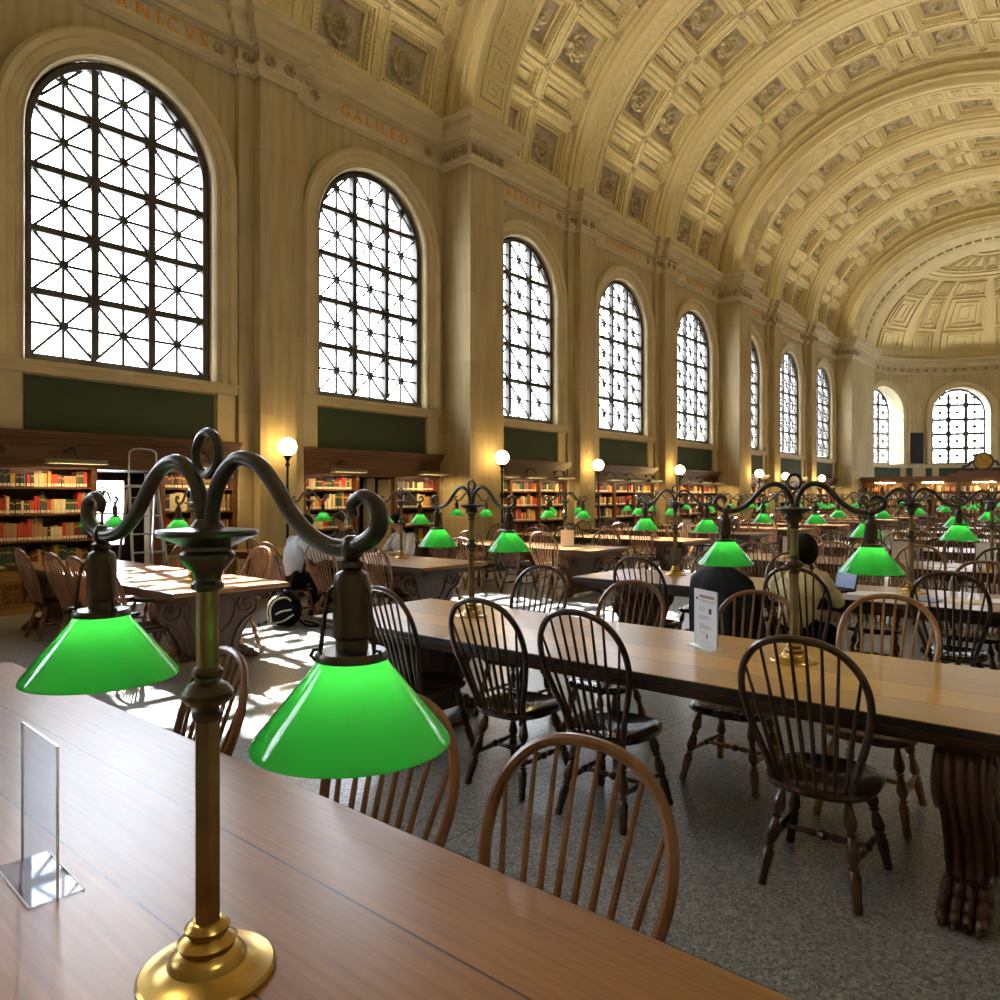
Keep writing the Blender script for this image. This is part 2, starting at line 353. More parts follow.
# ------------------------------------------------------------ left wall bays
HW = 1.37; ZB = 3.48; ZT = 8.09; ZSP = ZT - HW
def arch_cols(hw, n=20):
    return [-hw * math.cos(PI * i / n) for i in range(n + 1)]
def arch_wall(mb, x0, x1, z0, z1, hw, zb, zsp, P, xs_extra=()):
    """wall sheet with an arched hole; P(x, depth, z) places a point"""
    xs = sorted(set([x0, x1] + list(xs_extra) + arch_cols(hw)))
    for a, b in zip(xs, xs[1:]):
        if b <= -hw + 1e-6 or a >= hw - 1e-6:
            mb.add([P(a, 0, z0), P(b, 0, z0), P(b, 0, z1), P(a, 0, z1)], [(0, 1, 2, 3)])
        else:
            za = zsp + math.sqrt(max(0, hw * hw - a * a)); zc = zsp + math.sqrt(max(0, hw * hw - b * b))
            mb.add([P(a, 0, z0), P(b, 0, z0), P(b, 0, zb), P(a, 0, zb)], [(0, 1, 2, 3)])
            mb.add([P(a, 0, za), P(b, 0, zc), P(b, 0, z1), P(a, 0, z1)], [(0, 1, 2, 3)])
def arch_path(hw, zb, zsp, n=28):
    return [(-hw, zb)] + [(-hw * math.cos(PI * i / n), zsp + hw * math.sin(PI * i / n)) for i in range(n + 1)] + [(hw, zb)]
def arch_sweep(mb, hw, zb, zsp, prof, P, n=28):
    """prof: (outward offset, depth)"""
    rows = []
    for q, d in prof:
        rows.append([P(x, d, z) for x, z in arch_path(hw + q, zb, zsp, n)])
    L = len(rows[0])
    for a, b in zip(rows, rows[1:]):
        mb.add(a + b, [(i, i + 1, L + i + 1, L + i) for i in range(L - 1)])
def left_wall_bay():
    mb = MB(); P = lambda x, d, z: (x, YW + d, z)
    mb.mi(0); arch_wall(mb, -PITCH / 2, PITCH / 2, 2.50, ZS + .3, HW, ZB, ZSP, P)
    mb.add([(-PITCH / 2, YW, 0), (-1.77, YW, 0), (-1.77, YW, 2.5), (-PITCH / 2, YW, 2.5)], [(0, 1, 2, 3)])
    mb.add([(PITCH / 2, YW, 0), (1.77, YW, 0), (1.77, YW, 2.5), (PITCH / 2, YW, 2.5)], [(0, 1, 2, 3)])
    mb.add([(-1.77, YW, 2.5), (1.77, YW, 2.5), (1.77, YW + .5, 2.5), (-1.77, YW + .5, 2.5)], [(0, 1, 2, 3)])
    for s_ in (-1, 1): mb.add([(s_ * 1.77, YW, 0), (s_ * 1.77, YW + .5, 0), (s_ * 1.77, YW + .5, 2.5), (s_ * 1.77, YW, 2.5)], [(0, 1, 2, 3)])
    mb.mi(1)
    # reveal and moulded surround
    arch_sweep(mb, HW, ZB, ZSP, [(0, .4), (0, -.02), (.03, -.06), (.06, -.02), (.11, -.02), (.13, -.05), (.24, -.06), (.26, -.11), (.34, -.14), (.39, -.10), (.40, 0)], P)
    mb.add([(-HW, YW, ZB), (HW, YW, ZB), (HW, YW + .4, ZB), (-HW, YW + .4, ZB)], [(0, 1, 2, 3)])
    # sill ledge
    mb.box(-1.77, 1.77, YW - .10, YW + .05, 3.30, 3.44); mb.box(-1.77, 1.77, YW - .13, YW + .05, 3.41, 3.475)
    # jamb piers beside the green panel
    for s_ in (-1, 1):
        a, b = sorted((s_ * 1.42, s_ * 1.74)); mb.box(a, b, YW - .06, YW, 2.5, 3.30)
    mb.mi(2); mb.box(-1.38, 1.38, YW - .015, YW + .05, 2.45, 3.27)
    return mb.build('wall_left', [stone, stone_smooth, green_wall])
wl0 = left_wall_bay()
bays = []
for k in range(KMIN, KMAX + 1):
    b = wl0 if k == KMIN else wl0.copy()
    if k != KMIN: C.objects.link(b)
    b.location = (xc(k), 0, 0); struct(b); b.name = 'wall_left' if k == KMIN else 'wall_left.%03d' % (k - KMIN)

def window_frame(hw, zb, zsp, P, rows, fr=.12, y0=.16, cols=3, mt=1.0):
    """frame mesh builder: returns frame MB; P(x, d, z)"""
    mb = MB()
    arch_sweep(mb, hw - fr, zb, zsp, [(fr, y0 - .02), (fr * .6, y0 - .08), (0, y0 - .06), (0, y0 + .06), (fr, y0 + .06)], P)
    ri = hw - fr
    def inside(x, z): return abs(x) <= ri + 1e-6 and z >= zb + .08 and (z <= zsp or x * x + (z - zsp) ** 2 <= ri * ri + 1e-6)
    def seg(x0, z0, x1, z1, w_, d_):
        ts = [i / 60 for i in range(61)]; ok = [t for t in ts if inside(x0 + (x1 - x0) * t, z0 + (z1 - z0) * t)]
        if len(ok) < 2: return
        a, b = ok[0], ok[-1]
        p = (x0 + (x1 - x0) * a, z0 + (z1 - z0) * a); q = (x0 + (x1 - x0) * b, z0 + (z1 - z0) * b)
        p3 = Vector(P(p[0], y0, p[1])); q3 = Vector(P(q[0], y0, q[1]))
        dd = Vector(P(0, 1, 5)) - Vector(P(0, 0, 5)); mb.bar(p3, q3, w_, d_, up=dd)
    # bottom rail
    a = P(-hw, y0, zb + .06); b = P(hw, y0, zb + .06); mb.bar(a, b, .12, .12, up=(0, 0, 1))
    cw = 2 * ri / cols
    for i in range(1, cols): seg(-ri + cw * i, zb, -ri + cw * i, zsp + ri, .105 * mt, .12)
    top = zsp + ri
    zz = rows + [top]
    for z in rows[1:]: seg(-ri, z, ri, z, .095 * mt, .11)
    for c in range(cols):
        for r_ in range(len(zz) - 1):
            xa, xb, za, zb_ = -ri + cw * c, -ri + cw * (c + 1), zz[r_], zz[r_ + 1]
            if r_ == len(zz) - 2: zb_ = za + (zz[1] - zz[0])
            xm, zm = (xa + xb) / 2, (za + zb_) / 2
            for q in ((xm, za, xm, zb_), (xa, zm, xb, zm), (xa, za, xb, zb_), (xa, zb_, xb, za)): seg(*q, .038 * mt, .04)
            if inside(xm, zm):
                c3 = Vector(P(xm, y0 - .02, zm)); dd = (Vector(P(0, 1, 5)) - Vector(P(0, 0, 5))).normalized()
                M = Matrix.Translation(c3) @ dd.to_track_quat('Z', 'X').to_matrix().to_4x4(); mb.lathe([(.0, -.03), (.065, -.025), (.065, .02)], 10, M)
    return mb
def pane(hw, zb, zsp, P, y=.19):
    mb = MB(); pts = arch_path(hw, zb, zsp, 24); mb.add([P(x, y, z) for x, z in pts], [tuple(range(len(pts)))]); return mb
PW = lambda x, d, z: (x, YW + d, z)
ROWS = [3.60, 4.48, 5.36, 6.24, 7.12]
wf = window_frame(HW, ZB, ZSP, PW, ROWS).build('window_1', iron); wp = pane(HW - .02, ZB, ZSP, PW).build('glass', pane_glass, wf)
struct(wf); n_ = 1
for k in range(KMIN, KMAX + 1):
    if k == KMIN: o = wf
    else:
        o = wf.copy(); C.objects.link(o); g = wp.copy(); C.objects.link(g); g.parent = o
    o.location = (xc(k), 0, 0); o.name = 'window_%d' % n_; n_ += 1

# pilasters and piers
def pier_profile_minor(mb):
    mb.mi(0)
    mb.box(-.64, .64, YW - .12, YW + .05, 0, 8.80); mb.box(-.36, .36, YW - .32, YW - .1, 0, 8.80)
    mb.mi(1)
    mb.box(-.68, .68, YW - .17, YW, 0, .35); mb.box(-.40, .40, YW - .38, YW - .1, 0, .35)
def pier_major(mb):
    mb.mi(0); mb.box(-.48, .64, YW - .83, YW + .05, 0, 8.80); mb.mi(1); mb.box(-.53, .69, YW - .89, YW, 0, .35)
m = MB(); pier_profile_minor(m); pm = m.build('trim_1', [stone, stone_smooth]); struct(pm)
m = MB(); pier_major(m); pM = m.build('trim_2', [stone, stone_smooth]); struct(pM)
firstm = firstM = True; tr = 3
MAJ = [-1, 2, 5, 8]
for k in range(KMIN, KMAX + 2):
    x = xc(k) - PITCH / 2; mj = k in MAJ; src = pM if mj else pm
    if (mj and firstM) or (not mj and firstm): o = src
    else: o = src.copy(); C.objects.link(o); o.name = 'trim_%d' % tr; tr += 1; struct(o)
    o.location = (x, 0, 0)
    if mj: firstM = False
    else: firstm = False

# entablature: architrave, frieze, cornice breaking forward over every pier
ENT = [(.02, 8.72), (.09, 8.76), (.09, 8.80), (.13, 8.83), (.13, 8.88), (.03, 8.90), (.03, 9.16), (.10, 9.19), (.10, 9.23), (.16, 9.25), (.20, 9.34), (.20, 9.36), (.30, 9.42), (.30, 9.56), (.36, 9.60), (.38, 9.66), (.38, 9.70), (.0, 9.74)]
def ent_path():
    pts = [(XB0, 0)]
    for k in range(KMIN, KMAX + 2):
        x = xc(k) - PITCH / 2
        if k in MAJ: pts += [(x - .48, 0), (x - .48, .83), (x + .64, .83), (x + .64, 0)]
        else: pts += [(x - .64, 0), (x - .64, .12), (x - .36, .12), (x - .36, .32), (x + .36, .32), (x + .36, .12), (x + .64, .12), (x + .64, 0)]
    return pts
def sweep_entab(mb, path, prof, side=YW, sign=-1):
    # mitred offset of an axis-aligned path
    n = len(path); rows = []
    for off, z in prof:
        row = []
        for i, (x, p) in enumerate(path):
            ox, oy = 0, off
            if 0 < i < n - 1 or True:
                prv = path[i - 1] if i > 0 else (x - 1, p); nx = path[i + 1] if i < n - 1 else (x + 1, p)
                v1 = (x - prv[0], p - prv[1]); v2 = (nx[0] - x, nx[1] - p)
                vert = v1 if abs(v1[1]) > 1e-6 else (v2 if abs(v2[1]) > 1e-6 else None)
                if vert: ox = -off if vert[1] > 0 else off
            row.append((x + ox, side + sign * (p + oy), z))
        rows.append(row)
    for ri, (a, b) in enumerate(zip(rows, rows[1:])):
        mb.mi(0); mb.add(a + b, [(i, i + 1, n + i + 1, n + i) for i in range(n - 1)])
mb = MB(); path = ent_path()[:-1] + [(XA + .1, .83)]
sweep_entab(mb, path, ENT)
# carved capitals: little leaves and flowers in the frieze of each pier
def flower(mb, c, r, ny=-1, nx=0):
    M = Matrix.Translation(c) @ Vector((nx, ny, 0)).to_track_quat('Z', 'Y').to_matrix().to_4x4()
    for i in range(6):
        t = 2 * PI * i / 6; mb.lathe([(r * .30, -.01), (r * .28, .03), (.001, .05)], 8, M @ Matrix.Translation((math.cos(t) * r * .6, math.sin(t) * r * .6, 0)))
    mb.lathe([(r * .28, 0), (r * .22, .05), (.001, .07)], 8, M)
mb.mi(1)
for k in range(KMIN, KMAX + 2):
    x = xc(k) - PITCH / 2
    if k in MAJ:
        for i in range(4): flower(mb, (x - .33 + i * .27, YW - .87, 9.03), .125)
        for i in range(3): flower(mb, (x - .52, YW - .18 - i * .25, 9.03), .125, 0, -1)
        for i in range(4): mb.box(x - .48 + i * .27 + .01, x - .44 + i * .27, YW - .90, YW - .84, 8.92, 9.14)
    else:
        for i in (-1, 1): flower(mb, (x + i * .19, YW - .36, 9.03), .13)
        for i in (-1, 1): flower(mb, (x + i * .52, YW - .15, 9.03), .09)
        flower(mb, (x - .39, YW - .22, 9.03), .08, 0, -1)
    flower(mb, (x - .95, YW - .03, 9.03), .12); flower(mb, (x + .95, YW - .03, 9.03), .12)
struct(mb.build('trim_40', [stone_smooth, stone_carved]))
def text_mesh(name, txt, size, loc, rot, m, extrude=.004, parent=None, sp=1.25):
    cu = bpy.data.curves.new(name, 'FONT'); cu.body = txt; cu.size = size; cu.extrude = extrude; cu.align_x = 'CENTER'; cu.align_y = 'CENTER'; cu.space_character = sp
    t = bpy.data.objects.new(name + '_c', cu); C.objects.link(t); bpy.context.view_layer.update()
    me = bpy.data.meshes.new_from_object(t.evaluated_get(bpy.context.evaluated_depsgraph_get())); bpy.data.objects.remove(t)
    me.materials.clear(); me.materials.append(m); o = bpy.data.objects.new(name, me); C.objects.link(o); o.location = loc; o.rotation_euler = rot
    if parent: o.parent = parent
    return o
for k, t in ((0, 'COPERNICVS'), (1, 'GALILEO'), (2, 'KEPLER'), (3, 'LINNAEVS'), (4, 'BACON'), (5, 'NEWTON'), (6, 'PLATO'), (7, 'HOMER')):
    struct(text_mesh('trim_%d' % (50 + k), t, .31, (xc(k) - (0 if k else .0), YW - .035, 9.03), (R(90), 0, 0), goldp, sp=1.55 if k else 1.5))

# ------------------------------------------------------------ the vault
RH, SH, GAP = 1.36, .74, .135
rows = []
tot = 8 * RH + 7 * SH + 14 * GAP; s0 = (LV - tot) / 2
s = s0
for i in range(15):
    h = RH if i % 2 == 0 else SH; rows.append((s, s + h, i % 2 == 0)); s += h + GAP
COFX = [(-1.58, -.10), (.10, 1.58)]
def ring8(x0, x1, s0_, s1_):
    xm, sm = (x0 + x1) / 2, (s0_ + s1_) / 2
    return [(x0, s0_), (xm, s0_), (x1, s0_), (x1, sm), (x1, s1_), (xm, s1_), (x0, s1_), (x0, sm)]
def coffer(mb, x0, x1, a, b, big):
    if big: prof = [(0, 0), (.0, -.03), (.035, -.03), (.035, .02), (.10, .02), (.10, .08), (.17, .08), (.17, .14), (.24, .14), (.24, .24)]
    else: prof = [(0, 0), (.0, -.03), (.03, -.03), (.03, .02), (.09, .02), (.09, .07), (.155, .07), (.155, .12), (.21, .12), (.21, .15)]
    rs = [[vp(x, s_, d) for x, s_ in ring8(x0 + q, x1 - q, a + q, b - q)] for q, d in prof]
    mb.mi(0)
    for i, (p, q) in enumerate(zip(rs, rs[1:])):
        mb.add(p + q, [(j, (j + 1) % 8, 8 + (j + 1) % 8, 8 + j) for j in range(8)])
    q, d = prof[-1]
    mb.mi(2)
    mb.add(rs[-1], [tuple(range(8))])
    # egg and dart blocks
    q, d = (.135, .08) if big else (.122, .07)
    P = [(x0 + q, a + q), (x1 - q, a + q), (x1 - q, b - q), (x0 + q, b - q)]
    mb.mi(0)
    for i in range(4):
        (xa, sa), (xb, sb) = P[i], P[(i + 1) % 4]; L = abs(xb - xa) + abs(sb - sa); n = max(3, int(L / .085))
        for j in range(n):
            t = (j + .5) / n; x = xa + (xb - xa) * t; s_ = sa + (sb - sa) * t; h = .024
            vs = [vp(x + i1 * h, s_ + j1 * h, d + k1) for k1 in (.005, -.045) for i1, j1 in ((-1, -1), (1, -1), (1, 1), (-1, 1))]
            mb.add(vs, [(4, 5, 6, 7), (0, 1, 5, 4), (1, 2, 6, 5), (2, 3, 7, 6), (3, 0, 4, 7)])
    xm, sm = (x0 + x1) / 2, (a + b) / 2
    if big:
        mb.mi(1); n = 32; prof = [(.035, .26), (.08, .24), (.10, .15), (.13, .21), (.19, .22), (.22, .10), (.26, .17), (.31, .14), (.34, .0)]
        vs = [vp(xm, sm, .24 - .24)]
        for r_, h in prof:
            for j in range(n):
                t = 2 * PI * j / n; k1 = 1 + .10 * math.cos(8 * t) * (r_ > .12); hh = h * (1 - .45 * (.5 - .5 * math.cos(8 * t + (PI if r_ < .2 else 0))))
                vs.append(vp(xm + r_ * k1 * math.cos(t), sm + r_ * k1 * math.sin(t), .24 - hh * .9))
        fs = [(0, 1 + j, 1 + (j + 1) % n) for j in range(n)]
        for i in range(len(prof) - 1): fs += [(1 + i * n + j, 1 + i * n + (j + 1) % n, 1 + (i + 1) * n + (j + 1) % n, 1 + (i + 1) * n + j) for j in range(n)]
        mb.add(vs, fs)
    else:
        mb.mi(0); rs = [[vp(x, s_, d) for x, s_ in ring8(x0 + q, x1 - q, a + q, b - q)] for q, d in ((.26, .15), (.26, .11), (.29, .11), (.29, .13))]
        for p, q in zip(rs, rs[1:]): mb.add(p + q, [(j, (j + 1) % 8, 8 + (j + 1) % 8, 8 + j) for j in range(8)])
        mb.mi(3); mb.add(rs[-1], [tuple(range(8))])
def boss(mb, x, s_):
    mb.mi(1); n = 14; prof = [(.02, .04), (.04, .03), (.055, .0), (.08, .0), (.095, .035), (.115, .035), (.125, 0)]
    vs = [vp(x, s_, -.045)]
    for r_, h in prof:
        for j in range(n): t = 2 * PI * j / n; vs.append(vp(x + r_ * math.cos(t), s_ + r_ * math.sin(t), -h - .004))
    fs = [(0, 1 + j, 1 + (j + 1) % n) for j in range(n)]
    for i in range(len(prof) - 1): fs += [(1 + i * n + j, 1 + i * n + (j + 1) % n, 1 + (i + 1) * n + (j + 1) % n, 1 + (i + 1) * n + j) for j in range(n)]
    mb.add(vs, fs)
def vault_bay():
    mb = MB()
    xs = [-PITCH / 2, COFX[0][0] - .22, COFX[0][0], COFX[0][1], COFX[1][0], COFX[1][1], COFX[1][1] + .22, PITCH / 2]
    ss = [0, s0 * .55, s0]
    for a, b, g in rows: ss += [a, b]
    ss = sorted(set([round(v, 5) for v in ss + [LV - s0 * .55, LV]]))
    cof = {(round(a, 5), round(b, 5)): g for a, b, g in rows}
    for i, (xa, xb) in enumerate(zip(xs, xs[1:])):
        for a, b in zip(ss, ss[1:]):
            if (a, b) in cof and i in (2, 4): coffer(mb, xa, xb, a, b, cof[(a, b)]); continue
            orn = 1 <= i <= 5 and a >= s0 - .3 and b <= LV - s0 + .3
            mb.mi(3 if orn else 0); m_ = (a + b) / 2
            mb.add([vp(xa, a), vp(xb, a), vp(xb, m_), vp(xa, m_), vp(xb, b), vp(xa, b)], [(0, 1, 2, 3), (3, 2, 4, 5)])
    # bosses at the crossings
    for x in (COFX[0][0] - .11, 0, COFX[1][1] + .11):
        g = [rows[0][0] - .08] + [(rows[i][1] + rows[i + 1][0]) / 2 for i in range(14)] + [rows[-1][1] + .08]
        for s_ in g: boss(mb, x, s_)
    # long sunk panels at the springing
    mb.mi(0)
    for xa, xb in COFX:
        for a, b in ((.18, s0 - .28), (LV - s0 + .28, LV - .18)):
            rs = [[vp(x, s_, d) for x, s_ in ring8(xa + q, xb - q, a + q, b - q)] for q, d in ((0, 0), (0, -.02), (.03, -.02), (.03, .0))]
            for p, q in zip(rs, rs[1:]): mb.add(p + q, [(j, (j + 1) % 8, 8 + (j + 1) % 8, 8 + j) for j in range(8)])
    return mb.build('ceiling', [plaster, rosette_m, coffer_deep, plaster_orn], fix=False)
vb = vault_bay()
for k in range(KMIN, KMAX + 1):
    b = vb if k == KMIN else vb.copy()
    if k != KMIN: C.objects.link(b)
    b.location = (xc(k), 0, 0); struct(b)
def arc_sweep(mb, prof, x, n=72, mi=None, s_a=0, s_b=None):
    s_b = LV if s_b is None else s_b
    rws = [[vp(x + px, s_a + (s_b - s_a) * i / n, -pd) for i in range(n + 1)] for px, pd in prof]
    for j, (a, b) in enumerate(zip(rws, rws[1:])):
        if mi: mb.mi(mi[j])
        mb.add(a + b, [(i, i + 1, n + 1 + i + 1, n + 1 + i) for i in range(n)])
mb = MB()
pr = [(-.66, -.02), (-.66, .10), (-.60, .13), (-.54, .10), (-.52, .17), (-.42, .25), (-.38, .32), (-.26, .32), (-.25, .29), (.25, .29), (.26, .32), (.38, .32), (.42, .25), (.52, .17), (.54, .10), (.60, .13), (.66, .10), (.66, -.02)]
arc_sweep(mb, pr, 0, mi=[0] * 8 + [1] + [0] * 8)
ribm = mb.build('ceiling_rib', [plaster, plaster_orn], fix=False)
def greek(mb, x0, wdt, d, s_a, s_b, unit=.62):
    """raised meander on an arch soffit at depth d"""
    n = int((s_b - s_a) / unit); u = (s_b - s_a) / n; t = .045
    # strokes in unit square (x across 0..1, s along 0..1)
    st = [((0, .0), (1, .0)), ((1, 0), (1, .75)), ((1, .75), (.28, .75)), ((.28, .75), (.28, .28)), ((.28, .28), (.70, .28)), ((.70, .28), (.70, .52)), ((0, 0), (0, 1)), ((.5, .52), (.70, .52))]
    for i in range(n):
        for (a, b), (c, e) in st:
            xa, xb = sorted((x0 + a * wdt, x0 + c * wdt)); sa, sb = sorted((s_a + (i + b) * u, s_a + (i + e) * u))
            xa -= t / 2; xb += t / 2; sa -= t / 2; sb += t / 2
            vs = [vp(x, s_, -d - h) for h in (0, .03) for x, s_ in ((xa, sa), (xb, sa), (xb, sb), (xa, sb))]
            mb.add(vs, [(4, 5, 6, 7), (0, 1, 5, 4), (1, 2, 6, 5), (2, 3, 7, 6), (3, 0, 4, 7)])
mb = MB(); D = .83
prM = [(-.48, -.05), (-.50, .10), (-.54, .14), (-.56, .20), (-.54, .26), (-.50, .28), (-.50, .46), (-.55, .50), (-.57, .56), (-.55, .60), (-.50, .62), (-.50, .80), (-.48, D + .03), (-.36, D + .03), (-.34, D), (.56, D), (.58, D + .03), (.70, D + .03), (.72, .80), (.72, .62), (.78, .56), (.72, .5), (.72, .28), (.78, .2), (.72, .1), (.72, -.05)]
arc_sweep(mb, prM, 0, mi=[0] * 25)
nb = 260
for d_ in (.20, .56):       # bead mouldings on the face of the arch
    for i in range(nb):
        s_ = LV * (i + .5) / nb; p = vp(-.57, s_, -d_); mb.add([(p[0] - .03, p[1], p[2])] + [(p[0], p[1] + .025 * math.cos(q), p[2] + .025 * math.sin(q)) for q in (0, PI / 2, PI, 3 * PI / 2)], [(0, 1, 2), (0, 2, 3), (0, 3, 4), (0, 4, 1)])
greek(mb, -.22, .66, D, .9, LV - .9)
archM = mb.build('ceiling_arch', [plaster, plaster_orn], fix=False)
f1 = f2 = True
for k in range(KMIN, KMAX + 2):
    mj = k in MAJ; src = archM if mj else ribm
    if mj and f1: o = src; f1 = False
    elif not mj and f2: o = src; f2 = False
    else: o = src.copy(); C.objects.link(o)
    o.location = (xc(k) - PITCH / 2, 0, 0); struct(o); o.name = 'ceiling.%03d' % (60 + k)

# ------------------------------------------------------------ apse
XA = 45.0; RA = 6.0; XE = XB1
# broad end arch between the last pier and the half dome
mb = MB(); pe = [(.62, D), (1.9, D), (1.9, D - .02), (2.02, D - .18), (2.30, D - .18), (2.30, D - .02), (2.42, D), (2.55, D + .04), (XA - XE + .05, D + .04), (XA - XE + .05, -.3)]
arc_sweep(mb, pe, XE, mi=[0] * 3 + [2] + [0] * 5, n=72)
# thin bars interrupting the dark groove
mb.mi(0)
for i in range(40):
    s_ = LV * (i + .5) / 40
    for e in (0, .04): pass
    vs = [vp(XE + x, s_ + q, -(D - h)) for h in (.0, .18) for x, q in ((1.92, -.06), (2.40, -.06), (2.40, .06), (1.92, .06))]
    mb.add(vs, [(0, 1, 2, 3)])
greek(mb, .80, .9, D, .9, LV - .9, .8)
struct(mb.build('ceiling.090', [plaster, plaster_orn, coffer_deep], fix=False))
mb = MB()
for y0, y1 in ((YW - .83, YW + .3), (YR - .3, YR + .83)):
    mb.box(XE + .64, XA + .05, y0, y1, 0, ZS + .4)
struct(mb.build('wall_end', stone))
PHS = [-68, -22, 22, 68]; HWA = 1.48; ZTA = 8.0; ZSA = ZTA - HWA; ZBA = 3.5
def PA(ph0):
    def P(x, d, z):
        a = R(ph0) - x / RA; return (XA + (RA + d) * math.cos(a), YC + (RA + d) * math.sin(a), z)
    return P
mb = MB()
for ph in PHS:
    P = PA(ph); half = R(22 if abs(ph) < 30 else 24) * RA
    lo = -half if ph != 68 else -R(24) * RA
    mb.mi(0); arch_wall(mb, -half, half, 0, ZS + .4, HWA, ZBA, ZSA, P, xs_extra=[-half + half * 2 * i / 14 for i in range(15)])
    mb.mi(1); arch_sweep(mb, HWA, ZBA, ZSA, [(0, .95), (0, -.02), (.05, -.06), (.12, -.03), (.26, -.06), (.30, -.13), (.40, -.10), (.42, 0)], P)
    n = 8; mb.add([P(-HWA + 2 * HWA * i / n, d, ZBA) for i in range(n + 1) for d in (0, .95)], [(2 * i, 2 * i + 2, 2 * i + 3, 2 * i + 1) for i in range(n)])
    for i in range(12):
        a, b = -half + half * 2 * i / 12, -half + half * 2 * (i + 1) / 12
        mb.mi(1); mb.add([P(a, -.10, 3.28), P(b, -.10, 3.28), P(b, -.10, 3.46), P(a, -.10, 3.46), P(a, 0, 3.46), P(b, 0, 3.46), P(a, 0, 3.28), P(b, 0, 3.28)], [(0, 1, 2, 3), (3, 2, 5, 4), (0, 6, 7, 1)])
        if abs((a + b) / 2) < half * .85 and i not in (2, 9): mb.mi(2); mb.add([P(a, -.02, 2.5), P(b, -.02, 2.5), P(b, -.02, 3.27), P(a, -.02, 3.27)], [(0, 1, 2, 3)])
# narrow pilaster strips
mb.mi(0)
for ph in (-44, -9, 9, 35, 53, 0 - 35, -53):
    P = PA(ph); mb.add([P(-.25, -.05, 8.2), P(.25, -.05, 8.2), P(.25, -.05, 8.75), P(-.25, -.05, 8.75)], [(0, 1, 2, 3)])
struct(mb.build('wall_apse', [stone, stone_smooth, green_wall], fix=False))
for ph in PHS:
    # flat window set at the back of the deep reveal
    a = R(ph); c = Vector((XA + RA * math.cos(a), YC + RA * math.sin(a), 0)); nrm = Vector((math.cos(a), math.sin(a), 0)); tg = Vector((math.sin(a), -math.cos(a), 0))
    P = lambda x, d, z, c=c, nrm=nrm, tg=tg: tuple(c + tg * x + nrm * d + Vector((0, 0, z)))
    o = window_frame(HWA, ZBA, ZSA, P, [3.60, 4.46, 5.32, 6.18, 7.04], y0=.72, mt=1.5).build('window_%d' % n_, iron); n_ += 1; struct(o)
    pane(HWA, ZBA, ZSA, P, .78).build('glass', pane_glass, o)
# apse entablature
mb = MB(); seg = 48; EA = [(q, z - .0) for q, z in ENT]
rws = [[(XA + (RA - q) * math.cos(PI / 2 - PI * i / seg), YC + (RA - q) * math.sin(PI / 2 - PI * i / seg), z) for i in range(seg + 1)] for q, z in EA]
for a, b in zip(rws, rws[1:]): mb.add(a + b, [(i, i + 1, seg + 2 + i, seg + 1 + i) for i in range(seg)])
mb.mi(1)
for i in range(33):
    a = R(-80 + 5 * i); flower(mb, (XA + (RA - .05) * math.cos(a), YC + (RA - .05) * math.sin(a), 9.03), .11, -math.sin(a), -math.cos(a))
struct(mb.build('trim_42', [stone_smooth, stone_carved], fix=False))
# half dome with raised panel frames
DB = VB - .85
def dp(ph, el, d=0):
    """ph azimuth (deg), el 0..90, d > 0 into the room"""
    c, s_ = math.cos(R(el)), math.sin(R(el)); r_ = RA - d
    return (XA + r_ * c * math.cos(R(ph)), YC + r_ * c * math.sin(R(ph)), ZS + (DB + .2 - d) * s_)
mb = MB(); na, ne = 48, 24
vs = [dp(-90 + 180 * i / na, 90 * j / ne) for j in range(ne + 1) for i in range(na + 1)]
mb.add(vs, [(j * (na + 1) + i, j * (na + 1) + i + 1, (j + 1) * (na + 1) + i + 1, (j + 1) * (na + 1) + i) for j in range(ne) for i in range(na)])
def dpanel(p0, p1, e0, e1, nest=3):
    for q in range(nest):
        f = q * .17; dpm = (p1 - p0) * f; de = (e1 - e0) * f * .8
        a0, a1, b0, b1 = p0 + dpm, p1 - dpm, e0 + de, e1 - de; w1 = (p1 - p0) * .055; w2 = max(.35, (e1 - e0) * .045)
        h = .10 - .028 * q
        for (pa, pb, ea, eb) in ((a0, a1, b0, b0 + w2), (a0, a1, b1 - w2, b1), (a0, a0 + w1, b0, b1), (a1 - w1, a1, b0, b1)):
            k = 4
            for i in range(k):
                if pb - pa > eb - ea or True:
                    if (pb - pa) > 2 * w1: pa_, pb_ = pa + (pb - pa) * i / k, pa + (pb - pa) * (i + 1) / k; ea_, eb_ = ea, eb
                    else: pa_, pb_ = pa, pb; ea_, eb_ = ea + (eb - ea) * i / k, ea + (eb - ea) * (i + 1) / k
                vv = [dp(x, y, d) for d in (0, h) for x, y in ((pa_, ea_), (pb_, ea_), (pb_, eb_), (pa_, eb_))]
                mb.add(vv, [(4, 5, 6, 7), (0, 1, 5, 4), (1, 2, 6, 5), (2, 3, 7, 6), (3, 0, 4, 7)])
    mb.mi(2)
for c_, hw_ in ((-66, 11), (-43, 6), (-22, 11), (0, 6), (22, 11), (43, 6), (66, 11)):
    for e0, e1 in ((8, 20), (22, 43), (45, 55)):
        mb.mi(0); dpanel(c_ - hw_, c_ + hw_, e0, e1)
    mb.mi(0)
for c_ in range(-82, 90, 15): mb.mi(0); dpanel(c_ - 7, c_ + 7, 64, 78, 2)
mb.mi(0)
for e0, e1, h in ((57.5, 59, .08), (59.5, 62, .05), (79, 81, .08), (4, 5, .06)):
    for i in range(na):
        pa, pb = -90 + 180 * i / na, -90 + 180 * (i + 1) / na
        vv = [dp(x, y, d) for d in (0, h) for x, y in ((pa, e0), (pb, e0), (pb, e1), (pa, e1))]
        mb.add(vv, [(4, 5, 6, 7), (0, 1, 5, 4), (2, 3, 7, 6)])
struct(mb.build('ceiling.091', [plaster, plaster_orn, plaster], fix=False))

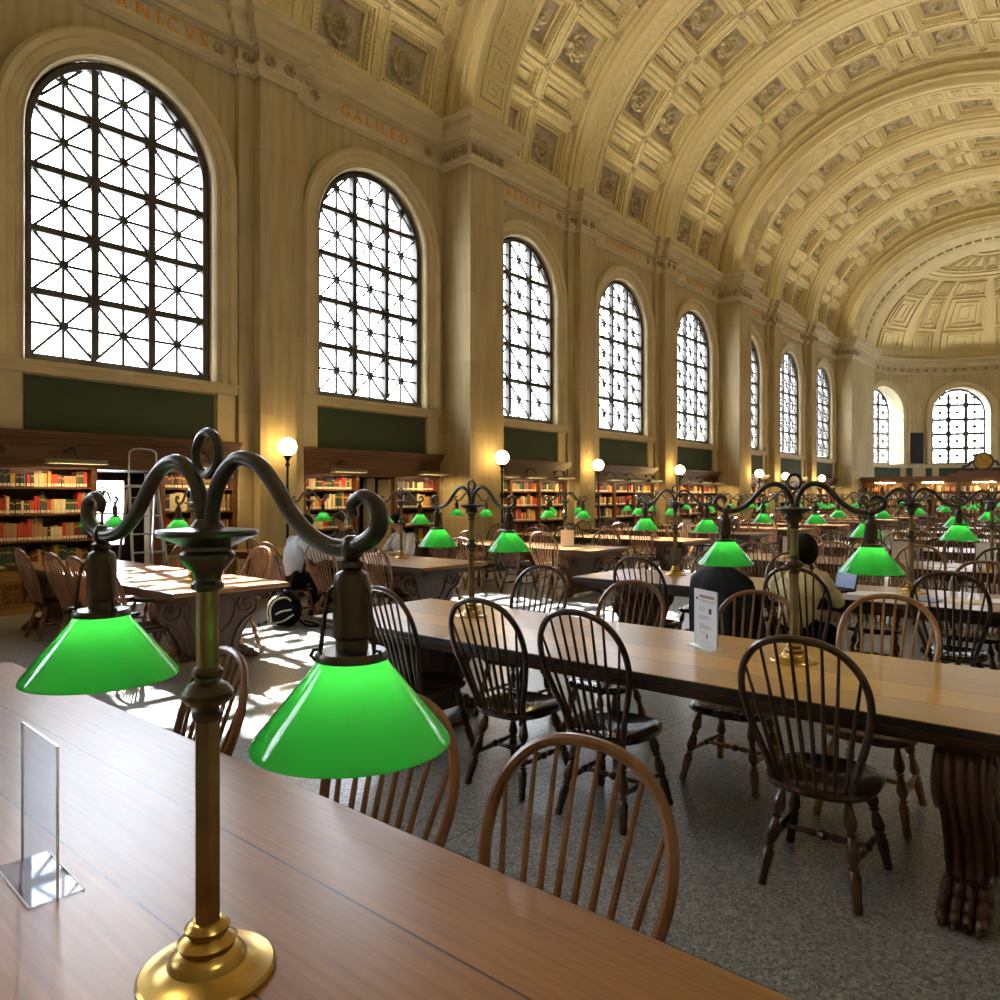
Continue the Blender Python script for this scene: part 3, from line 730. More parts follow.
# ------------------------------------------------------------ chairs
def chair_bow_pts():
    half = [(.150, .43), (.172, .52), (.205, .62), (.232, .72), (.243, .80), (.236, .88), (.208, .95), (.155, 1.01), (.085, 1.042), (0, 1.052)]
    return half + [(-y, z) for y, z in half[-2::-1]]
def lean(z): return -.175 - .20 * ((z - .43) / .62) ** 1.05 if z > .43 else -.175
BOW = chair_bow_pts()
def bow_z(y):
    h = chair_bow_pts()[4:10]
    for (y0, z0), (y1, z1) in zip(h, h[1:]):
        if y1 <= abs(y) <= y0: return z0 + (z1 - z0) * (y0 - abs(y)) / (y0 - y1)
    return 1.05
def seat_mb(mb):
    n = 28; rings = []
    def outline(k, z):
        out = []
        for i in range(n):
            t = 2 * PI * i / n; c, s_ = math.cos(t), math.sin(t); e = .72
            x = .235 * math.copysign(abs(c) ** e, c); y = (.222 + .016 * c) * math.copysign(abs(s_) ** e, s_)
            out.append((x * k + .0, y * k, z + (.012 * abs(s_) ** 2 if k < .8 else 0)))
        return out
    prof = [(.80, .385), (.97, .40), (1.0, .415), (.99, .428), (.93, .436), (.75, .426), (.5, .416), (.25, .415)]
    vs = []
    for k, z in prof: vs += outline(k, z)
    fs = [tuple(range(n))[::-1]] + [(i * n + j, i * n + (j + 1) % n, (i + 1) * n + (j + 1) % n, (i + 1) * n + j) for i in range(len(prof) - 1) for j in range(n)]
    fs.append(tuple((len(prof) - 1) * n + j for j in range(n))); mb.add(vs, fs)
LEGP = [(0, .013), (.08, .014), (.17, .023), (.24, .027), (.29, .020), (.31, .013), (.33, .024), (.35, .013), (.42, .021), (.52, .0275), (.57, .020), (.60, .013), (.62, .025), (.64, .014), (.68, .024), (.80, .022), (.90, .018), (.96, .021), (1, .017)]
LEGS = [((.13, .14, .40), (.225, .205, 0)), ((.13, -.14, .40), (.225, -.205, 0)), ((-.13, .125, .40), (-.235, .185, 0)), ((-.13, -.125, .40), (-.235, -.185, 0))]
STRP = [(0, .009), (.25, .013), (.38, .017), (.42, .009), (.45, .016), (.5, .022), (.55, .016), (.58, .009), (.62, .017), (.75, .013), (1, .009)]
def lerp(a, b, t): return tuple(p + (q - p) * t for p, q in zip(a, b))
def chair_parts():
    """list of (name, MB, is_seat)"""
    out = []
    m = MB(); seat_mb(m); out.append(('seat', m, 1))
    m = MB(); P = catmull([(lean(z), y, z) for y, z in BOW], 4); m.tube(P, .0155, 8); out.append(('back_bow', m, 0))
    for i in range(8):
        f = (i - 3.5) / 3.5; yb = .125 * f; yt = .205 * f; zt = bow_z(yt) - .004
        if abs(f) > .9: yt = .218 * f; zt = .925
        xb = -.178 - .012 * (1 - f * f); m = MB()
        a, b = Vector((xb, yb, .43)), Vector((lean(zt), yt, zt)); m.tube([a, a.lerp(b, .3), a.lerp(b, .6), b], [.008, .0105, .0085, .006], 6); out.append(('spindle', m, 0))
    for a, b in LEGS: m = MB(); m.turned(a, b, LEGP, 10); out.append(('leg', m, 0))
    sl = [lerp(LEGS[0][0], LEGS[0][1], .58), lerp(LEGS[2][0], LEGS[2][1], .58)]; sr = [lerp(LEGS[1][0], LEGS[1][1], .58), lerp(LEGS[3][0], LEGS[3][1], .58)]
    for a, b in (sl, sr, (lerp(*sl, .5), lerp(*sr, .5))): m = MB(); m.turned(a, b, STRP, 8); out.append(('stretcher', m, 0))
    return out
def make_chair(wd, st):
    t = thing('spindle_back_chair', 'x', 'chair')
    for n, m, is_seat in chair_parts(): m.build(n, st if is_seat else wd, t)
    return t
def make_chair_far(wd, st):
    """seen so small that its parts do not show: one mesh"""
    mb = MB()
    for n, m, is_seat in chair_parts():
        b = len(mb.v); mb.v += m.v; mb.f += [[b + i for i in f] for f in m.f]; mb.m += [is_seat] * len(m.f)
    return mb.build('spindle_back_chair', [wd, st])
CH = {'dark': make_chair(chair_dark, seat_dark), 'brown': make_chair(chair_brown, seat_dark), 'honey': make_chair(chair_honey, chair_brown)}
CHF = {'dark': make_chair_far(chair_dark, seat_dark), 'brown': make_chair_far(chair_brown, seat_dark), 'honey': make_chair_far(chair_honey, chair_brown)}
for o in CHF.values(): tag(o, 'x', 'chair')
used = set()
def place_chair(kind, x, y, rz, label, group=None, far=False):
    src = (CHF if far else CH)[kind]
    if (kind, far) not in used:
        used.add((kind, far)); o = src; o.location = (x, y, 0); o.rotation_euler = (0, 0, rz); o['label'] = label
        if group: o['group'] = group
        if not far: KIDS[src] = [(c, []) for c in src.children]
        return o
    if far:
        o = src.copy(); C.objects.link(o); o.location = (x, y, 0); o.rotation_euler = (0, 0, rz); o['label'] = label
        if group: o['group'] = group
        return o
    return dup(src, (x, y, 0), rz, label, group)

# ------------------------------------------------------------ tables
TW, TL, TT = 1.15, 4.38, .77
def scroll_outline(n=60):
    """half outline (x > 0) of the carved table end, from the top centre to the foot"""
    P = [(.44, .66), (.485, .63), (.50, .57), (.485, .50), (.44, .44), (.385, .37), (.335, .29), (.30, .22), (.285, .17), (.30, .12), (.34, .095), (.385, .085)]
    return [tuple(v)[:2] for v in catmull([(x, z, 0) for x, z in P], 4)]
def trestle(mb, y0, side):
    out = scroll_outline(); T = .078
    ys = []; K = 25
    for sgn in (1, -1):
        rows_ = []
        for j in range(K):
            u = -1 + 2 * j / (K - 1); y = y0 + u * T; fl = .016 * abs(math.cos(u * PI * 2)) - .004
            row = []
            for i, (x, z) in enumerate(out):
                a = out[max(i - 1, 0)]; b = out[min(i + 1, len(out) - 1)]; dx, dz = b[0] - a[0], b[1] - a[1]; l = math.hypot(dx, dz) or 1
                nx, nz = -dz / l, dx / l; f = fl * min(1, (len(out) - 1 - i) / 6, (i + 1) / 6)
                row.append((sgn * (x + nx * f), y, z + nz * f))
            rows_.append(row)
        n = len(out); vs = [p for r_ in rows_ for p in r_]
        mb.add(vs, [(j * n + i, j * n + i + 1, (j + 1) * n + i + 1, (j + 1) * n + i) for j in range(K - 1) for i in range(n - 1)])
    full = [(x, z) for x, z in out] + [(-x, z) for x, z in out[::-1]]
    full = [(-.44, .69), (.44, .69)] + out + [(-x, z) for x, z in out[::-1]]
    for y in (y0 - T, y0 + T):
        n = len(out); cen = [(0, y, z) for x, z in out]
        for sgn in (1, -1):
            mb.add([(sgn * x, y, z) for x, z in out] + cen, [(i, i + 1, n + i + 1, n + i) for i in range(n - 1)])
    mb.box(-.46, .46, y0 - T - .01, y0 + T + .01, .655, .70)
    mb.box(-.36, .36, y0 - T + .02, y0 + T - .02, .06, .12)
    # volutes and the sunk lyre line carved on both ends
    for y, q in ((y0 - T, -1), (y0 + T, 1)):
        for sgn in (1, -1):
            sp = []
            for i in range(40):
                t = i / 39; r_ = .115 * (1 - t) + .018; a = -PI * .35 + t * 3.6 * PI
                sp.append((sgn * (.375 + r_ * math.cos(a)), y + q * .004, .545 + r_ * math.sin(a)))
            mb.tube(sp, .014, 6)
            mb.ball((sgn * .375, y, .545), .03, 8, (1, .8, 1))
            P = catmull([(sgn * x, y + q * .002, z) for x, z in ((.44, .44), (.34, .38), (.275, .29), (.235, .20), (.22, .13))], 4); mb.tube(P, .016, 6)
            P = catmull([(sgn * x, y + q * .002, z) for x, z in ((.255, .56), (.235, .44), (.16, .33), (.06, .28), (0, .27))], 4); mb.tube(P, .012, 6)
def paw(mb, sx, y0):
    for j in range(4):
        y = y0 - .062 + .0415 * j
        mb.ball((sx * .425, y, .055), .042, 10, (1.25, .60, 1.1)); mb.ball((sx * .475, y, .032), .034, 10, (1.1, .68, .95)); mb.ball((sx * .365, y, .085), .045, 10, (1.1, .6, 1.2))
        mb.ball((sx * .512, y, .018), .014, 6, (1.2, .7, 1))
def make_table():
    t = thing('reading_table', 'x', 'table')
    m = MB(); poly = [(-TW / 2 + .012, TT - .012), (-TW / 2 + .02, TT), (TW / 2 - .02, TT), (TW / 2 - .012, TT - .012), (TW / 2, TT - .02), (TW / 2, TT - .034), (TW / 2 - .02, TT - .042), (-TW / 2 + .02, TT - .042), (-TW / 2, TT - .034), (-TW / 2, TT - .02)]
    m.box(-TW / 2, TW / 2, -TL / 2, TL / 2, TT - .04, TT)
    ob = m.build('table_top', top_wood, t); bv = ob.modifiers.new('b', 'BEVEL'); bv.width = .007; bv.segments = 2
    m = MB()
    for s_ in (1, -1):
        for i, (e, a, b) in enumerate(((.010, .050, .04), (.03, .068, .05), (.055, .085, .068))):
            x = s_ * (TW / 2 - e); m.box(min(x, x - s_ * .06), max(x, x - s_ * .06), -TL / 2 + e, TL / 2 - e, TT - a, TT - b)
            y = s_ * (TL / 2 - e); m.box(-TW / 2 + e, TW / 2 - e, min(y, y - s_ * .06), max(y, y - s_ * .06), TT - a, TT - b)
    m.build('edge_moulding', dark_oak, t)
    m = MB()
    for s_ in (1, -1):
        m.box(s_ * .38 - .02, s_ * .38 + .02, -TL / 2 + .12, TL / 2 - .12, TT - .13, TT - .04); m.box(-.4, .4, s_ * (TL / 2 - .12) - .02, s_ * (TL / 2 - .12) + .02, TT - .11, TT - .04)
    m.build('under_rail', dark_oak, t)
    for y in (-TL / 2 + .52, TL / 2 - .52):
        m = MB(); trestle(m, y, 1); o = m.build('carved_end', mid_oak, t, sharp=50)
        for s_ in (1, -1): m = MB(); paw(m, s_, y); m.build('claw_foot', mid_oak, o)
    return t
TB = make_table(); KIDS[TB] = [(c, list(c.children)) for c in TB.children]

# ------------------------------------------------------------ desk lamps
def arm_pts(s_):
    # profile from the pole head up, over and down to the shade, ending in a scroll (y, z above table)
    P = [(.012, .775), (.014, .815), (.035, .862), (.075, .892), (.12, .885), (.16, .85), (.20, .80), (.245, .765), (.295, .752), (.340, .762), (.366, .785), (.364, .815), (.340, .830), (.318, .818), (.322, .800)]
    return catmull([(0, s_ * y * 1.11, z) for y, z in P], 5)
def make_lamp():
    t = thing('double_desk_lamp', 'x', 'desk lamp')
    m = MB(); m.lathe([(.115, 0), (.115, .006), (.110, .011), (.098, .013), (.082, .016), (.066, .024), (.062, .034), (.056, .040), (.045, .046), (.047, .052), (.050, .058), (.040, .066), (.032, .070), (.036, .076), (.038, .082), (.030, .090), (.022, .094)], 40); m.build('lamp_base', brass, t)
    m = MB(); m.lathe([(.0225, .088), (.0225, .445)], 6); m.lathe([(.019, .50), (.019, .62), (.019, .72)], 16)
    m.build('pole', old_brass, t)
    m = MB(); m.lathe([(.022, .440), (.026, .448), (.026, .454), (.020, .458), (.020, .464), (.034, .470), (.044, .482), (.044, .490), (.034, .502), (.022, .508), (.020, .516), (.026, .520), (.026, .528), (.020, .534)], 28); m.build('pole_knob', bronze, t)
    m = MB(); m.lathe([(.019, .665), (.027, .67), (.027, .678), (.022, .684), (.026, .70), (.038, .712), (.046, .722), (.046, .730), (.040, .736), (.040, .742), (.060, .752), (.084, .762), (.086, .768), (.084, .772), (.03, .776), (.02, .79), (.001, .79)], 36); m.build('drip_plate', steel_dark, t)
    m = MB(); m.tube([(0, .032 * math.cos(2 * PI * i / 24), .905 + .037 * math.sin(2 * PI * i / 24)) for i in range(24)], .0085, 8, closed=True); m.build('top_ring', steel_dark, t)
    for s_ in (1, -1):
        m = MB(); P = arm_pts(s_); n = len(P); m.tube(P, [.0135 if i < n * .7 else .0135 - .006 * (i - n * .7) / (n * .3) for i in range(n)], 12); a = m.build('arm', steel_dark, t, sharp=60)
        y = s_ * .353
        m = MB(); m.lathe([(.008, .772), (.012, .768), (.016, .758), (.016, .745), (.012, .738), (.018, .734), (.018, .726), (.014, .722), (.024, .716), (.026, .71), (.028, .70), (.028, .625), (.024, .620), (.024, .605), (.050, .603), (.054, .597), (.054, .591), (.046, .589)], 20, Matrix.Translation((0, y, 0)))
        for q in range(3):
            an = 2 * PI * q / 3 + .5; c, s2 = math.cos(an), math.sin(an)
            m.tube(catmull([(c * .022, y + s2 * .022, .70), (c * .034, y + s2 * .034, .69), (c * .040, y + s2 * .040, .655), (c * .046, y + s2 * .046, .607)], 3), .0035, 6)
            m.tube([(c * (.052 + .008 * math.cos(b)), y + s2 * (.052 + .008 * math.cos(b)), .601 + .008 * math.sin(b)) for b in (0, 1, 2, 3, 4, 5)], .003, 5, closed=True)
        so = m.build('socket', bronze, t)
        m = MB(); m.lathe([(.046, .593), (.052, .589), (.056, .581), (.142, .477), (.145, .468), (.1425, .4675), (.139, .475), (.0535, .577), (.046, .589)], 48, Matrix.Translation((0, y, 0)), caps=False); m.build('shade', shade_green, t, sharp=60)
        m = MB(); m.ball((0, y, .582), .017, 12, (1, 1, 1.2)); m.build('bulb', bulb_m, so)
    return t
LP = make_lamp(); KIDS[LP] = [(c, list(c.children)) for c in LP.children]
def bulb_light(x, y, e):
    l = bpy.data.lights.new('bulb_light', 'POINT'); l.energy = e; l.color = (1, .86, .62); l.shadow_soft_size = .02
    o = bpy.data.objects.new('bulb_light', l); C.objects.link(o); o.location = (x, y, TT + .548)

ORD = ['first', 'second', 'third', 'fourth', 'fifth', 'sixth', 'seventh', 'eighth', 'ninth', 'tenth', 'eleventh', 'twelfth', 'thirteenth']
# row centres along the hall, shared by the bank by the camera (right) and the bank by the windows (left)
ROWX = [.675, 3.66, 6.92] + [6.92 + 3.2 * i for i in range(1, 10)]
ROWXL = [None, 3.58, 6.50, 10.0, 13.1] + [13.1 + 3.2 * i for i in range(1, 8)]
CY = {'right': 2.19, 'left': 8.37}
LROWY = {'right': (1.22, 3.46), 'left': (7.05, 9.3)}
def tname(bank, i):
    if bank == 'right' and i == 0: return 'foreground table'
    return '%s table of the %s row' % (ORD[i - (bank == 'left')], 'aisle' if bank == 'right' else 'window')
firstT = True; firstL = True
for bank, xs in (('right', ROWX), ('left', ROWXL)):
    for i, x in enumerate(xs):
        if x is None: continue
        cy = CY[bank]
        if (bank, i) == ('right', 0): cy = 2.09
        if (bank, i) == ('right', 1): cy = 2.13
        top_m = None; lab = {('right', 0): 'large polished oak reading table filling the lower left foreground', ('right', 1): 'lamplit oak reading table with dark claw feet, behind the foreground table'}.get((bank, i), 'long oak reading table, %s' % tname(bank, i))
        if firstT: o = TB; firstT = False; o.location = (x, cy, 0); o['label'] = lab
        else: o = dup(TB, (x, cy, 0), 0, lab)
        o['group'] = 'oak reading tables'
        if bank == 'right' and i == 1:
            for c_ in o.children:
                if c_.name.startswith('table_top'): c_.data = c_.data.copy(); c_.data.materials[0] = top_lamplit
        for j, y in enumerate(LROWY[bank]):
            if (bank, i) == ('right', 0):
                if j == 1: continue
                y = 1.222; lx = .655; rz = R(6)
            elif (bank, i) == ('right', 1): lx = 3.80; rz = R(3 * (1 - 2 * j)); y = (1.27, 3.47)[j]
            elif (bank, i) == ('right', 2): lx = 7.15; rz = 0; y = (1.40, 3.62)[j]
            else: lx = x + .08 + rnd.uniform(-.05, .05); y += rnd.uniform(-.08, .08); rz = R(rnd.uniform(-5, 5))
            if bank == 'left' and i == 2 and j == 0: lx, y = 6.75, 7.45
            lb = {('right', 0, 0): 'large brass lamp with two green shades standing in the left foreground', ('right', 1, 0): 'two-armed green lamp at the right of the lamplit oak table', ('right', 1, 1): 'two-armed green lamp on the left end of the lamplit oak table'}.get((bank, i, j), 'two-armed green lamp, %s end of %s' % (('near', 'window')[j] if bank == 'left' else ('right', 'aisle')[j], tname(bank, i)))
            if firstL: l = LP; firstL = False; l.location = (lx, y, TT); l.rotation_euler = (0, 0, rz); l['label'] = lb
            else: l = dup(LP, (lx, y, TT), rz, lb)
            l['group'] = 'green-shaded desk lamps'
            e = 1.5
            if e:
                for s_ in (1, -1): bulb_light(lx - s_ * .353 * math.sin(rz), y + s_ * .353 * math.cos(rz), e)

# chairs: (bank, row, side, y, dx, turn, kind, label)
def chair_at(bank, i, side, y, dx, turn, kind, label, group=None, far=False):
    x = (ROWX if bank == 'right' else ROWXL)[i]
    if side == 'near': return place_chair(kind, x - .41 - dx, y, R(turn), label, group, far)
    return place_chair(kind, x + .43 + dx, y, PI + R(turn), label, group, far)
A = chair_at
CF = []
CF.append(A('right', 0, 'far', .97, .0, 0, 'brown', 'brown bow-back chair facing the foreground table, nearest the camera'))
CF.append(A('right', 0, 'far', 1.60, .0, 2, 'brown', 'brown bow-back chair behind the front green shade of the foreground lamp'))
CF.append(A('right', 0, 'far', 2.64, .0, -8, 'brown', 'brown bow-back chair seen behind the foreground lamp pole'))
for o_ in CF: o_.scale = (1, 1.03, .965)
A('right', 1, 'near', .97, -.02, 2, 'dark', 'dark bow-back chair with its back to us beside the claw foot')
A('right', 1, 'near', 2.0, -.02, 2, 'dark', 'dark bow-back chair with black seat, at the middle of the lamplit oak table')
A('right', 1, 'near', 2.62, -.02, 3, 'dark', 'dark bow-back chair standing before the left lamp of the lamplit oak table')
A('right', 1, 'near', 3.38, -.02, -3, 'dark', 'dark bow-back chair at the left end of the lamplit oak table')
A('right', 1, 'far', .98, .01, 0, 'honey', 'honey-coloured chair across the lamplit oak table, right of the brass pole')
A('right', 1, 'far', 1.70, .0, 0, 'brown', 'brown chair across the lamplit oak table, behind the white sign')
A('right', 1, 'far', 2.56, .0, 0, 'brown', 'brown chair across the lamplit oak table, left of the white sign')
A('right', 1, 'far', 3.42, .14, 4, 'dark', 'chair with sunlit bow behind the left part of the lamplit oak table')
A('right', 2, 'near', .98, .06, 4, 'dark', 'dark chair in front of the open papers and blue folder')
A('right', 2, 'near', 1.92, .42, 0, 'dark', 'dark chair in which the person in the cream cardigan sits')
A('right', 2, 'near', 2.52, .40, 0, 'brown', 'chair with a black coat hung over its back')
A('right', 2, 'near', 3.34, .35, 4, 'dark', 'dark chair at the aisle end of the table behind the lamplit one')
A('left', 1, 'near', 9.35, 0, 0, 'brown', 'reddish chair nearest the low brass grille, far left')
A('left', 1, 'near', 8.42, 0, 3, 'brown', 'second reddish chair from the far left, by the bookcase')
A('left', 1, 'near', 7.80, 0, 0, 'brown', 'third reddish chair from the far left, by the bookcase')
A('left', 1, 'near', 6.85, .1, -3, 'brown', 'reddish chair beside the scrolled end of the first window table')
A('left', 1, 'far', 8.75, .0, 0, 'brown', 'reddish chair on the far side of the first window table, by the ladder')
A('left', 1, 'far', 7.9, .0, 2, 'brown', 'middle reddish chair on the far side of the first window table')
A('left', 1, 'far', 7.1, .05, 0, 'honey', 'light brown chair left of the backpack, across the first window table')
A('left', 2, 'near', 9.15, .15, -8, 'brown', 'brown chair beside the seated person in the pale blue shirt')
A('left', 2, 'near', 8.24, .50, -6, 'brown', 'brown chair occupied by the person in the pale blue shirt')
A('left', 2, 'near', 7.55, .30, 8, 'brown', 'brown chair right of the person in the pale blue shirt')
A('left', 2, 'near', 6.84, -.02, -3, 'brown', 'brown chair at the aisle corner of the second window table')
A('left', 2, 'far', 9.36, .10, 0, 'dark', 'chair under the person wearing headphones')
A('left', 2, 'far', 7.98, .10, 0, 'dark', 'chair under the person in the grey sweatshirt')
A('left', 2, 'far', 7.1, .25, 0, 'brown', 'brown chair left of the near lamp, behind the second window table')
def auto_row(bank, i):
    near4 = i <= 4
    ys = (1.0, 1.8, 2.65, 3.5) if bank == 'right' else (6.85, 7.65, 8.5, 9.35)
    for side in ('near', 'far'):
        if (bank, i, side) in (('right', 2, 'near'),): continue
        for j, y in enumerate(ys):
            kind = rnd.choice(['brown', 'brown', 'dark', 'brown', 'honey'])
            s_ = 'camera' if side == 'near' else 'far'
            A(bank, i, side, y + rnd.uniform(-.08, .08), rnd.choice([0, .02, .05, .12, .3]), rnd.uniform(-7, 7), kind, '%s chair, %s from the %s, %s side of %s' % ({'brown': 'brown', 'dark': 'dark', 'honey': 'light'}[kind], ORD[j], 'right' if bank == 'right' else 'aisle', s_, tname(bank, i)), 'chairs at the reading tables', not near4)
for i in range(2, len(ROWX)): auto_row('right', i)
for i in range(3, len(ROWXL)): auto_row('left', i)

# ------------------------------------------------------------ bookcases along the window wall
BC = [mat('cloth_' + n, c, .6, noise=25, var=.12) for n, c in (('red', (.42, .035, .02)), ('ochre', (.50, .27, .05)), ('cream', (.60, .50, .30)), ('green', (.03, .07, .04)), ('brown', (.13, .055, .025)), ('navy', (.025, .035, .07)), ('black', (.018, .016, .016)), ('tan', (.34, .21, .09)), ('grey', (.22, .21, .19)), ('maroon', (.14, .025, .02)))]
BN = ['red', 'yellow', 'cream', 'dark green', 'brown', 'navy', 'black', 'tan', 'grey', 'maroon']
label_white = mat('spine_label', (.62, .58, .48), .6)
YF = YW - .07
SHZ = [.62, .99, 1.36, 1.73]
def book_mb(mb, x, th, h, dp_, y, z, ci):
    mb.mi(ci); mb.box(x, x + th, y, y + dp_, z, z + h); mb.mi(1 if ci == 0 else ci)
def grille(m, x0, x1, z0, z1, y):
    n = max(1, round((x1 - x0) / (z1 - z0))); u = (x1 - x0) / n
    for i in range(n):
        cx, cz = x0 + u * (i + .5), (z0 + z1) / 2; hx, hz = u / 2, (z1 - z0) / 2
        for a, b in (((-1, -1), (1, 1)), ((-1, 1), (1, -1)), ((0, -1), (0, 1)), ((-1, 0), (1, 0))): m.bar((cx + a[0] * hx, y, cz + a[1] * hz), (cx + b[0] * hx, y, cz + b[1] * hz), .014, .012, up=(0, 1, 0))
        m.bar((cx + hx, y, z0), (cx + hx, y, z1), .02, .014, up=(0, 1, 0)); m.bar((cx - hx, y, z0), (cx - hx, y, z1), .02, .014, up=(0, 1, 0))
        m.tube([(cx + .045 * math.cos(t * PI / 4), y - .002, cz + .045 * math.sin(t * PI / 4)) for t in range(8)], .007, 5, closed=True)
    m.box(x0 - .02, x1 + .02, y - .012, y + .012, z1, z1 + .03); m.box(x0 - .02, x1 + .02, y - .012, y + .012, z0 - .03, z0)
def make_bookcase(secs, door, label, w2=1.76):
    t = thing('bookcase', label, 'bookcase', group='oak bookcases along the window wall')
    m = MB()
    for (z0, z1, p) in ((1.99, 2.06, .02), (2.06, 2.10, .05), (2.10, 2.34, .02), (2.34, 2.38, .06), (2.38, 2.42, .10), (2.42, 2.47, .15), (2.47, 2.50, .18)): m.box(-w2, w2, -p, .3, z0, z1)
    for s_ in (-1, 1): m.ball((s_ * 1.62, -.04, 2.23), .05, 10, (1, .6, 1.2))
    m.build('cornice', case_oak, t)
    ups = sorted(set([a for a, b in secs] + [b for a, b in secs]))
    for x in ups: m = MB(); m.box(x - .035, x + .035, -.012, .40, 0, 1.99); m.build('upright', case_oak, t)
    for a, b in secs:
        for z in SHZ + [.32]:
            if z == .32: continue
            m = MB(); m.box(a + .035, b - .035, .0, .40, z - .025, z); m.build('shelf', case_oak, t)
        m = MB(); m.box(a + .035, b - .035, .02, .40, .0, .12); m.box(a + .035, b - .035, .0, .03, .44, .60); m.box(a + .035, b - .035, -.012, .02, .0, .10); m.box(a + .035, b - .035, .06, .08, .1, .5); m.build('base_panel', case_light, t)
        m = MB(); grille(m, a + .06, b - .06, .14, .40, .015); m.build('brass_grille', case_light, t)
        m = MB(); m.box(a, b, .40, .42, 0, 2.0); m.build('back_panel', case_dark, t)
    return t
secsD = [(-1.72, -.50), (.50, 1.72)]; secsF = [(-1.72, -.58), (-.58, .58), (.58, 1.72)]
bcD = make_bookcase(secsD, True, 'x'); bcF = make_bookcase(secsF, False, 'x')
def place_bc(src, k, first, label):
    if first: src.location = (xc(k), YF, 0); src['label'] = label; KIDS[src] = [(c, []) for c in src.children]; return src
    return dup(src, (xc(k), YF, 0), 0, label)
place_bc(bcD, 0, True, 'oak bookcase under the first arched window, open doorway in its middle')
place_bc(bcD, 1, False, 'oak bookcase under the second arched window, dark doorway in its middle')
for n, k in enumerate((2, 3, 4, 5, 6, 7, -1, -2)):
    place_bc(bcF, k, n == 0, ['oak bookcase under the %s arched window' % w_ for w_ in ('third', 'fourth', 'fifth', 'sixth', 'seventh', 'eighth')][n] if n < 6 else 'oak bookcase left of the frame edge, nearer the camera')
# doorways behind the bookcases
for k in (0, 1):
    x = xc(k); m = MB(); y0, y1 = YF + .02, YW + 1.5
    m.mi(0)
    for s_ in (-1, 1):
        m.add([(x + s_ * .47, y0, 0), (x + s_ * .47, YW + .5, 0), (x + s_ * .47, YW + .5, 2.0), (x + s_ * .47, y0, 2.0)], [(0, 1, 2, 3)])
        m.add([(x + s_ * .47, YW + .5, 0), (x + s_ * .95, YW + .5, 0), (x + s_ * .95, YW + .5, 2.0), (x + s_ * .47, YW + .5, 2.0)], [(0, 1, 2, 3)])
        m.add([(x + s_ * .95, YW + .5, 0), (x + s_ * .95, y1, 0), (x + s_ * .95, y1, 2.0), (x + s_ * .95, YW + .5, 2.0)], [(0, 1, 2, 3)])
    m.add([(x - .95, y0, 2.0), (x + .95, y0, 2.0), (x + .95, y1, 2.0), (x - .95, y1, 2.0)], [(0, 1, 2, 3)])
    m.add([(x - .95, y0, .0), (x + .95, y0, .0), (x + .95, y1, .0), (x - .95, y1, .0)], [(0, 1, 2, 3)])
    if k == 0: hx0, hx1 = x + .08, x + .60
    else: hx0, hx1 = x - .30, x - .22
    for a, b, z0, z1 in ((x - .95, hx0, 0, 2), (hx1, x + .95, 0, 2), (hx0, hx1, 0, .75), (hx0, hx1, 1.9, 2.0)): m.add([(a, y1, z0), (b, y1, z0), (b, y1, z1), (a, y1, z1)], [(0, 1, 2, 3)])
    m.mi(1)  # pale stone strips: lit near side of the niche put into colour
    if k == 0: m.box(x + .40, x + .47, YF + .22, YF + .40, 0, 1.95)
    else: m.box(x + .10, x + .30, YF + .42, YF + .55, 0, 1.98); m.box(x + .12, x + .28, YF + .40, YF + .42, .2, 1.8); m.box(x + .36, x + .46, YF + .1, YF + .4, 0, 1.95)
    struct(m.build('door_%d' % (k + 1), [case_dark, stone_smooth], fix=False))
    m = MB(); m.box(hx0, hx1, y1 - .03, y1 + .01, .75, .79); m.box(hx0, hx1, y1 - .03, y1 + .01, 1.30, 1.33); m.box(hx0, hx1, y1 - .03, y1 + .01, 1.86, 1.9); m.box(hx0 - .01, hx0 + .03, y1 - .03, y1 + .01, .75, 1.9); m.box(hx1 - .03, hx1 + .01, y1 - .03, y1 + .01, .75, 1.9)
    o = m.build('window_%d' % n_, case_oak); n_ += 1; struct(o)
    m = MB(); m.add([(hx0, y1 + .005, .75), (hx1, y1 + .005, .75), (hx1, y1 + .005, 1.9), (hx0, y1 + .005, 1.9)], [(0, 1, 2, 3)]); m.build('glass', pane_glass, o)
# books: the ones that show largest are things of their own, the rest one object
rest = MB(); count = 0; SN = ['lowest', 'lower middle', 'upper middle', 'top']
proto_books = {}
def add_book(x, y, z, th, h, ci, lab, grp):
    global count
    key = (ci, round(th * 100), round(h * 50))
    if key not in proto_books:
        m = MB(); t_, hh = key[1] / 100, key[2] / 50
        m.mi(0); m.box(0, t_ - .002, 0, .17, 0, hh); m.mi(0); m.box(.002, t_ - .004, -.004, 0, .004, hh - .004)
        m.mi(1); m.box(.004, t_ - .006, -.0055, -.003, .012, .05)
        if ci in (4, 5, 6, 9, 3): m.mi(2); m.box(.003, t_ - .005, -.005, -.003, hh * .70, hh * .78)
        o = m.build('book', [BC[ci], label_white, BC[1]]); proto_books[key] = o
    else: o = proto_books[key].copy(); C.objects.link(o)
    o.location = (x, y, z); tag(o, lab, 'book', grp); count += 1
WT = [(0, 3), (1, 3), (2, 4), (3, 3), (4, 3), (5, 1), (6, 2), (7, 2), (8, 1), (9, 2)]
PAL = [c for c, n in WT for _ in range(n)]
